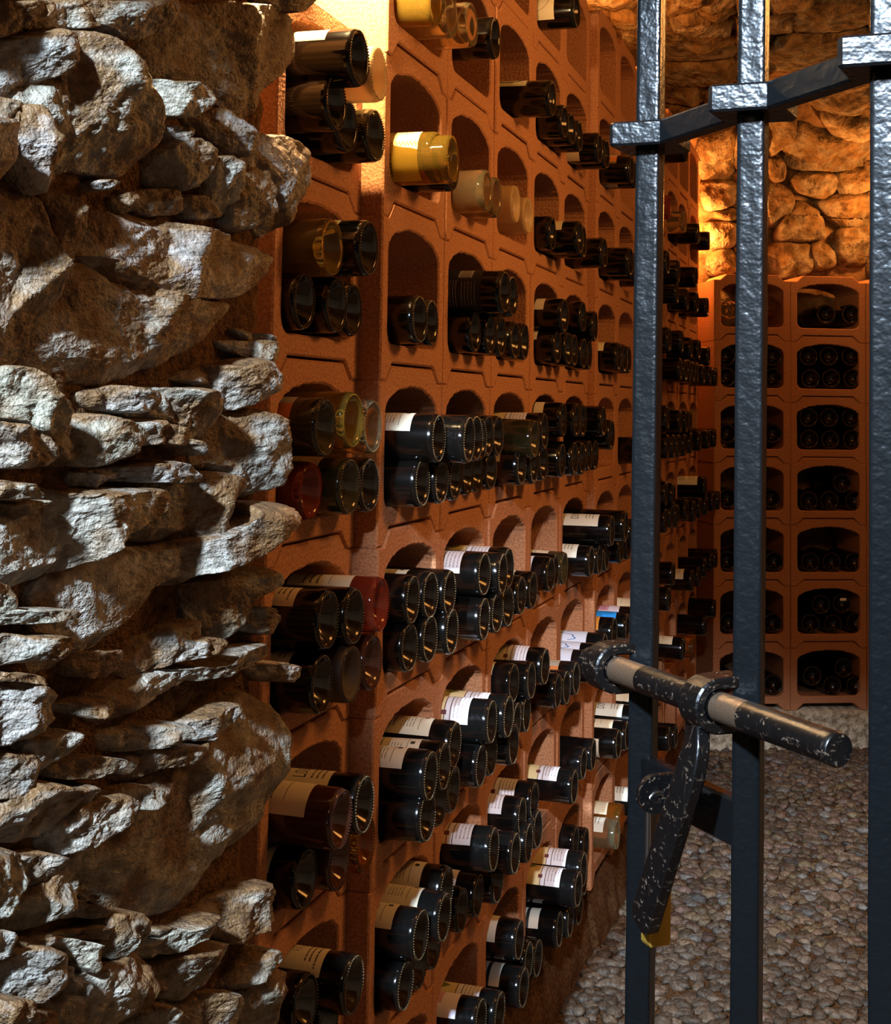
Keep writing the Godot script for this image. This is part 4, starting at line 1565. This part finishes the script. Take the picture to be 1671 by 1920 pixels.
	b("K", 0, 0, "dark", "-", "lower middle", 2, 43, -12)
	b("K", 0, 0, "dark", "-", "lower right", 91, 43, -12)
	b("K", 0, 1, "dark", "-", "upper left", -80, 134, -12)
	b("K", 0, 1, "dark", "-", "upper middle", 7, 136, -12)
	b("K", 0, 1, "dark", "-", "upper right", 102, 137, -12)
	b("K", 0, 1, "dark", "-", "lower left", -72, 42, -12)
	b("K", 0, 1, "dark", "-", "lower middle", 17, 44, -12)
	b("K", 0, 1, "dark", "-", "lower right", 109, 45, -12)
	b("K", -1, 0, "dark", "-", "left", -102, 62, -12)
	b("K", -1, 0, "dark", "-", "middle", 2, 63, -12)
	b("K", -1, 0, "dark", "-", "right", 91, 64, -12)
	b("K", -1, 1, "dark", "-", "upper left", -81, 131, -12)
	b("K", -1, 1, "dark", "-", "upper middle", 7, 132, -12)
	b("K", -1, 1, "dark", "-", "upper right", 102, 133, -12)
	b("K", -1, 1, "dark", "-", "lower left", -77, 43, -12)
	b("K", -1, 1, "dark", "-", "lower middle", 12, 41, -12)
	b("K", -1, 1, "dark", "-", "lower right", 106, 43, -12)
	b("K", -2, 0, "dark", "-", "left", -99, 48, -12)
	b("K", -2, 0, "dark", "-", "right", 84, 49, -12)
	b("K", -2, 1, "dark", "-", "alone on top", 63, 113, -12)
	b("K", -2, 1, "dark", "-", "lower left", -80, 40, -12)
	b("K", -2, 1, "dark", "-", "lower middle", 8, 41, -12)
	b("K", -2, 1, "dark", "-", "lower right", 116, 41, -12)
	b("K", -3, 0, "dark", "-", "left", -101, 46, -12)
	b("K", -3, 0, "dark", "-", "middle", 3, 43, -12)
	b("K", -3, 0, "dark", "-", "right", 97, 43, -12)
	b("K", -3, 1, "dark", "-", "left", -74, 40, -12)
	b("K", -3, 1, "dark", "-", "middle", 17, 40, -12)
	b("K", -3, 1, "dark", "-", "right", 113, 40, -12)
	b("K", -4, 0, "dark", "-", "left", -94, 48, -12)
	b("K", -4, 0, "dark", "-", "middle", 3, 45, -12)
	b("K", -4, 0, "dark", "-", "right", 90, 44, -12)
	b("K", -4, 1, "dark", "-", "upper left", -29, 118, -12)
	b("K", -4, 1, "dark", "tag", "upper right", 60, 121, -12)
	b("K", -4, 1, "dark", "-", "lower left", -74, 40, -12)
	b("K", -4, 1, "dark", "-", "lower middle", 23, 38, -12)
	b("K", -4, 1, "dark", "-", "lower right", 119, 43, -12)
	b("K", -5, 0, "dark", "-", "left", -98, 67, -12)
	b("K", -5, 0, "dark", "-", "right", 93, 47, -12)
	b("K", -5, 1, "dark", "-", "upper left", -66, 80, -12)
	b("K", -5, 1, "dark", "-", "upper right", 67, 110, -12)
	b("K", -5, 1, "dark", "-", "lower left", 18, 38, -12)
	b("K", -5, 1, "dark", "-", "lower right", 117, 38, -12)
	for k in models:
		models[k].free()


# ---------------------------------------------------------------- the gate

const GATE_A := Vector3(0.25416, 0.00000, -1.19000)
const GATE_G := Vector3(-0.36902, 0.00000, -0.92942)
const GATE_M := Vector3(-0.92942, 0.00000, 0.36902)
const GAP := 0.1722


# along the gate from its second bar (towards the far end), out of its face towards the camera's left, up
func at_gate(a: float, m: float, y: float) -> Vector3:
	return GATE_A + GATE_G * a + GATE_M * (m - 0.008 * y) + Vector3.UP * y


func gate_bar(a: float, s: int) -> ArrayMesh:
	var path := []
	var n := 230
	for i in n + 1:
		var y := lerpf(-1.34, 1.15, float(i) / n)
		path.append([at_gate(a, 0.0, y), GATE_G, GATE_M])
	var f := func(i: int, t: float) -> Vector2:
		# a square set corner-on to the gate, its edges narrow, its paint lumpy
		var k := roundi(t / TAU * 32.0) % 32
		var q := Vector2(0.0112, lerpf(-0.0103, 0.0103, (k % 8) / 7.0)).rotated(PI / 2.0 * (k / 8) + PI / 4.0)
		var y := -1.34 + 2.49 * i / n
		var d := q.normalized()
		return q + d * (rough_noise.get_noise_3d(d.x * 0.8 + s * 10.0, d.y * 0.8, y * 10.0) * 0.0006 + fine_noise.get_noise_3d(d.x * 2.2 + s * 7.0, d.y * 2.2, y * 110.0) * 0.00022)
	return done(tube(path, f, 32))


func build_gate() -> void:
	var g := thing("iron_gate", "black painted wrought iron gate of square bars standing open before the racks", "gate", at_gate(0, 0, FLOOR))
	var back := -at_gate(0, 0, FLOOR)
	for k in 3:
		put("gate_bar", gate_bar((1 - k) * GAP, k), mats.iron, g).position = back
	# the crossbar swells into a diamond eye round each bar
	var front := PackedVector2Array()
	var far := PackedVector2Array()
	var w := 0.009
	var l := 0.042
	front.append(Vector2(-2.0 * GAP, w))
	far.append(Vector2(-2.0 * GAP, -w))
	for k in 3:
		var a := (k - 1) * GAP
		for e in [[front, 1.0], [far, -1.0]]:
			e[0].append(Vector2(a - (l - w), w * e[1]))
			e[0].append(Vector2(a - 0.003, l * e[1]))
			e[0].append(Vector2(a + 0.003, l * e[1]))
			e[0].append(Vector2(a + (l - w), w * e[1]))
	var ring := PackedVector2Array(front)
	ring.append(Vector2(GAP + l - 0.003, 0.0))
	for i in range(far.size() - 1, -1, -1):
		ring.append(far[i])
	put("cross_bar", done(slab(ring, 0.2468, 0.2697, 0.002, func(p, h): return at_gate(p.x, p.y, h))), mats.iron, g).position = back
	# flat plate between the first two bars, which carries the hasp lug
	put("lock_plate", done(slab(PackedVector2Array([Vector2(-0.002, -0.006), Vector2(GAP + 0.014, -0.006), Vector2(GAP + 0.014, 0.007), Vector2(-0.002, 0.007)]), -0.357, -0.318, 0.002, func(p, h): return at_gate(p.x, p.y, h))), mats.iron, g).position = back
	var lug := SurfaceTool.new()
	lug.begin(Mesh.PRIMITIVE_TRIANGLES)
	lug_shape(lug)
	put("hasp_lug", done(lug), mats.worn, g).position = back
	for k in 2:
		put("bolt_guide", guide(0.0 if k == 0 else GAP), mats.worn, g).position = back

	var bolt := thing("sliding_bolt", "round black bolt with worn bare patches and a hanging handle on the gate", "bolt", at_gate(0, ROD_M, ROD_Y))
	back = -at_gate(0, ROD_M, ROD_Y)
	for r in [["rod", GAP - 0.055, -0.030, "worn"], ["bare_band", -0.004, -0.044, "bare"], ["rod_end", -0.044, -0.157, "worn"], ["bare_band", GAP - 0.004, GAP - 0.055, "bare"], ["rod_tail", GAP + 0.05, GAP - 0.004, "worn"], ["rod", -0.03, -0.004, "worn"]]:
		if r[0] == "rod" and r[1] < 0.0:
			continue
		var a1: float = r[2] if r[0] != "rod" else -0.004
		put(r[0], done(tube(rod_path(r[1], a1), func(i, t): return Vector2(cos(t), sin(t)) * ((0.0125 if r[3] == "worn" else 0.0121) - (0.0012 if r[0] == "rod_end" and i == rod_path(r[1], a1).size() - 1 else 0.0)), 32)), mats[r[3]], bolt).position = back
	put("handle", handle_shape(), mats.worn, bolt).position = back

	var lock := thing("padlock", "brass padlock with a long steel shackle hanging in the hasp lug behind the bolt handle", "padlock", at_gate(0.1, 0.03, -0.44))
	back = -at_gate(0.1, 0.03, -0.44)
	put("padlock_body", done(slab(PackedVector2Array([Vector2(-0.009, -0.0245), Vector2(0.009, -0.0245), Vector2(0.010499999999999999, -0.022), Vector2(0.010499999999999999, 0.022), Vector2(0.009, 0.0245), Vector2(-0.009, 0.0245), Vector2(-0.010499999999999999, 0.022), Vector2(-0.010499999999999999, -0.022)]), -0.0085, 0.0085, 0.0015, func(p, h): return at_gate(0.0935 + h, 0.030 + p.x, -0.4344 + p.y))), mats.brass, lock).position = back
	var path := []
	for i in 33:
		var t := i / 32.0
		var q := Vector2(-0.009, 0.0)
		if t < 0.4:
			q = Vector2(-0.009, lerpf(0.0, 0.072, t / 0.4))
		elif t < 0.6:
			var an := PI * (t - 0.4) / 0.2
			q = Vector2(-0.009 * cos(an), 0.072 + 0.009 * sin(an))
		else:
			q = Vector2(0.009, lerpf(0.072, 0.0, (t - 0.6) / 0.4))
		path.append([at_gate(0.0935, 0.030 + q.x, -0.4344 + 0.0225 + q.y), GATE_G, Vector3.ZERO])
	for i in path.size():
		var d: Vector3 = (path[mini(i + 1, 32)][0] - path[maxi(i - 1, 0)][0]).normalized()
		path[i][2] = d.cross(GATE_G).normalized()
	put("shackle", done(tube(path, func(_i, t): return Vector2(cos(t), sin(t)) * 0.0026, 12)), mats.steel, lock).position = back


const ROD_M := 0.030
const ROD_Y := -0.2389


func rod_path(a0: float, a1: float) -> Array:
	var path := []
	var n := 14
	for i in n + 1:
		path.append([at_gate(lerpf(a0, a1, float(i) / n), ROD_M, ROD_Y), GATE_M, Vector3.UP])
	path.append([at_gate(a1 + signf(a1 - a0) * 0.0012, ROD_M, ROD_Y), GATE_M, Vector3.UP])
	return path


# a strap that leaves the bar, wraps round the bolt and comes back
func guide(a: float) -> ArrayMesh:
	var outer := PackedVector2Array()
	var ro := 0.0225
	var ri := 0.0131
	outer.append(Vector2(0.004, ro + 0.001))
	outer.append(Vector2(0.018, ro + 0.0005))
	for i in 13:
		var t := PI / 2.0 - PI * i / 12.0
		outer.append(Vector2(ROD_M + cos(t) * ro, sin(t) * ro))
	outer.append(Vector2(0.018, -ro))
	outer.append(Vector2(0.004, -ro))
	outer.append(Vector2(0.004, -ri))
	for i in 13:
		var t := -PI / 2.0 + PI * i / 12.0
		outer.append(Vector2(ROD_M + cos(t) * ri, sin(t) * ri))
	outer.append(Vector2(0.004, ri))
	return done(slab(outer, a - 0.004, a + 0.025, 0.0016, func(p, h): return at_gate(h, p.x, ROD_Y + p.y)))


func lug_shape(st: SurfaceTool) -> void:
	var c := Vector2(0.0325, -0.3322)
	var ro := 0.0165
	var ri := 0.0076
	var outer := PackedVector2Array()
	var hole := PackedVector2Array()
	for i in 24:
		var t := PI * 2.0 * i / 24.0
		var p := Vector2(cos(t), sin(t)) * ro
		if cos(t) < -0.05:
			p = Vector2(-0.030 if absf(sin(t)) < 0.9 else p.x, signf(sin(t)) * ro * minf(1.0, absf(sin(t)) + 0.25))
			p.x = maxf(p.x, -0.030)
		outer.append(c + p)
		hole.append(c + Vector2(cos(t), sin(t)) * ri)
	for i in 24:
		var k := (i + 1) % 24
		for e in [[0.0943 + 0.0035, 1.0], [0.0943 - 0.0035, -1.0]]:
			quad(st, at_gate(e[0], outer[i].x, outer[i].y), at_gate(e[0], outer[k].x, outer[k].y), at_gate(e[0], hole[k].x, hole[k].y), at_gate(e[0], hole[i].x, hole[i].y), GATE_G * e[1])
		var o := (outer[i] + outer[k]) * 0.5 - c
		quad(st, at_gate(0.0943 + 0.0035, outer[i].x, outer[i].y), at_gate(0.0943 + 0.0035, outer[k].x, outer[k].y), at_gate(0.0943 - 0.0035, outer[k].x, outer[k].y), at_gate(0.0943 - 0.0035, outer[i].x, outer[i].y), GATE_M * o.x + Vector3.UP * o.y)
		quad(st, at_gate(0.0943 + 0.0035, hole[i].x, hole[i].y), at_gate(0.0943 + 0.0035, hole[k].x, hole[k].y), at_gate(0.0943 - 0.0035, hole[k].x, hole[k].y), at_gate(0.0943 - 0.0035, hole[i].x, hole[i].y), -(GATE_M * o.x + Vector3.UP * o.y))


func handle_shape() -> ArrayMesh:
	var curve := Curve3D.new()
	for p in [[0.0299, 0.0300, -0.2475], [0.0095, 0.0440, -0.2725], [0.0126, 0.0500, -0.3026], [0.0324, 0.0520, -0.3460], [0.0552, 0.0520, -0.3917], [0.0797, 0.0500, -0.4361]]:
		curve.add_point(at_gate(p[0], p[1], p[2]), Vector3.ZERO, Vector3.ZERO)
	var pts := PackedVector3Array()
	for i in range(curve.point_count - 1):
		var p0 := curve.get_point_position(maxi(i - 1, 0))
		var p1 := curve.get_point_position(i)
		var p2 := curve.get_point_position(i + 1)
		var p3 := curve.get_point_position(mini(i + 2, curve.point_count - 1))
		for k in 10:
			pts.append(p1.cubic_interpolate(p2, p0, p3, k / 10.0))
	pts.append(curve.get_point_position(curve.point_count - 1))
	var path := []
	var total := pts.size()
	for i in total:
		var d := (pts[mini(i + 1, total - 1)] - pts[maxi(i - 1, 0)]).normalized()
		var side := d.cross(GATE_M).normalized()
		path.append([pts[i], side, side.cross(d).normalized()])
	var f := func(i: int, t: float) -> Vector2:
		var e := float(total - 1 - i) * 0.0042
		var w := 0.0140 * (sqrt(1.0 - pow(1.0 - minf(1.0, (e + 0.0015) / 0.0115), 2.0)))
		w *= lerpf(0.92, 1.08, float(i) / total)
		var k := roundi(t / TAU * 24.0) % 24
		var q := Vector2(1.0, lerpf(-0.86, 0.86, (k % 6) / 5.0)).rotated(PI / 2.0 * (k / 6))
		return Vector2(q.x * w, q.y * 0.0062)
	return done(tube(path, f, 24))
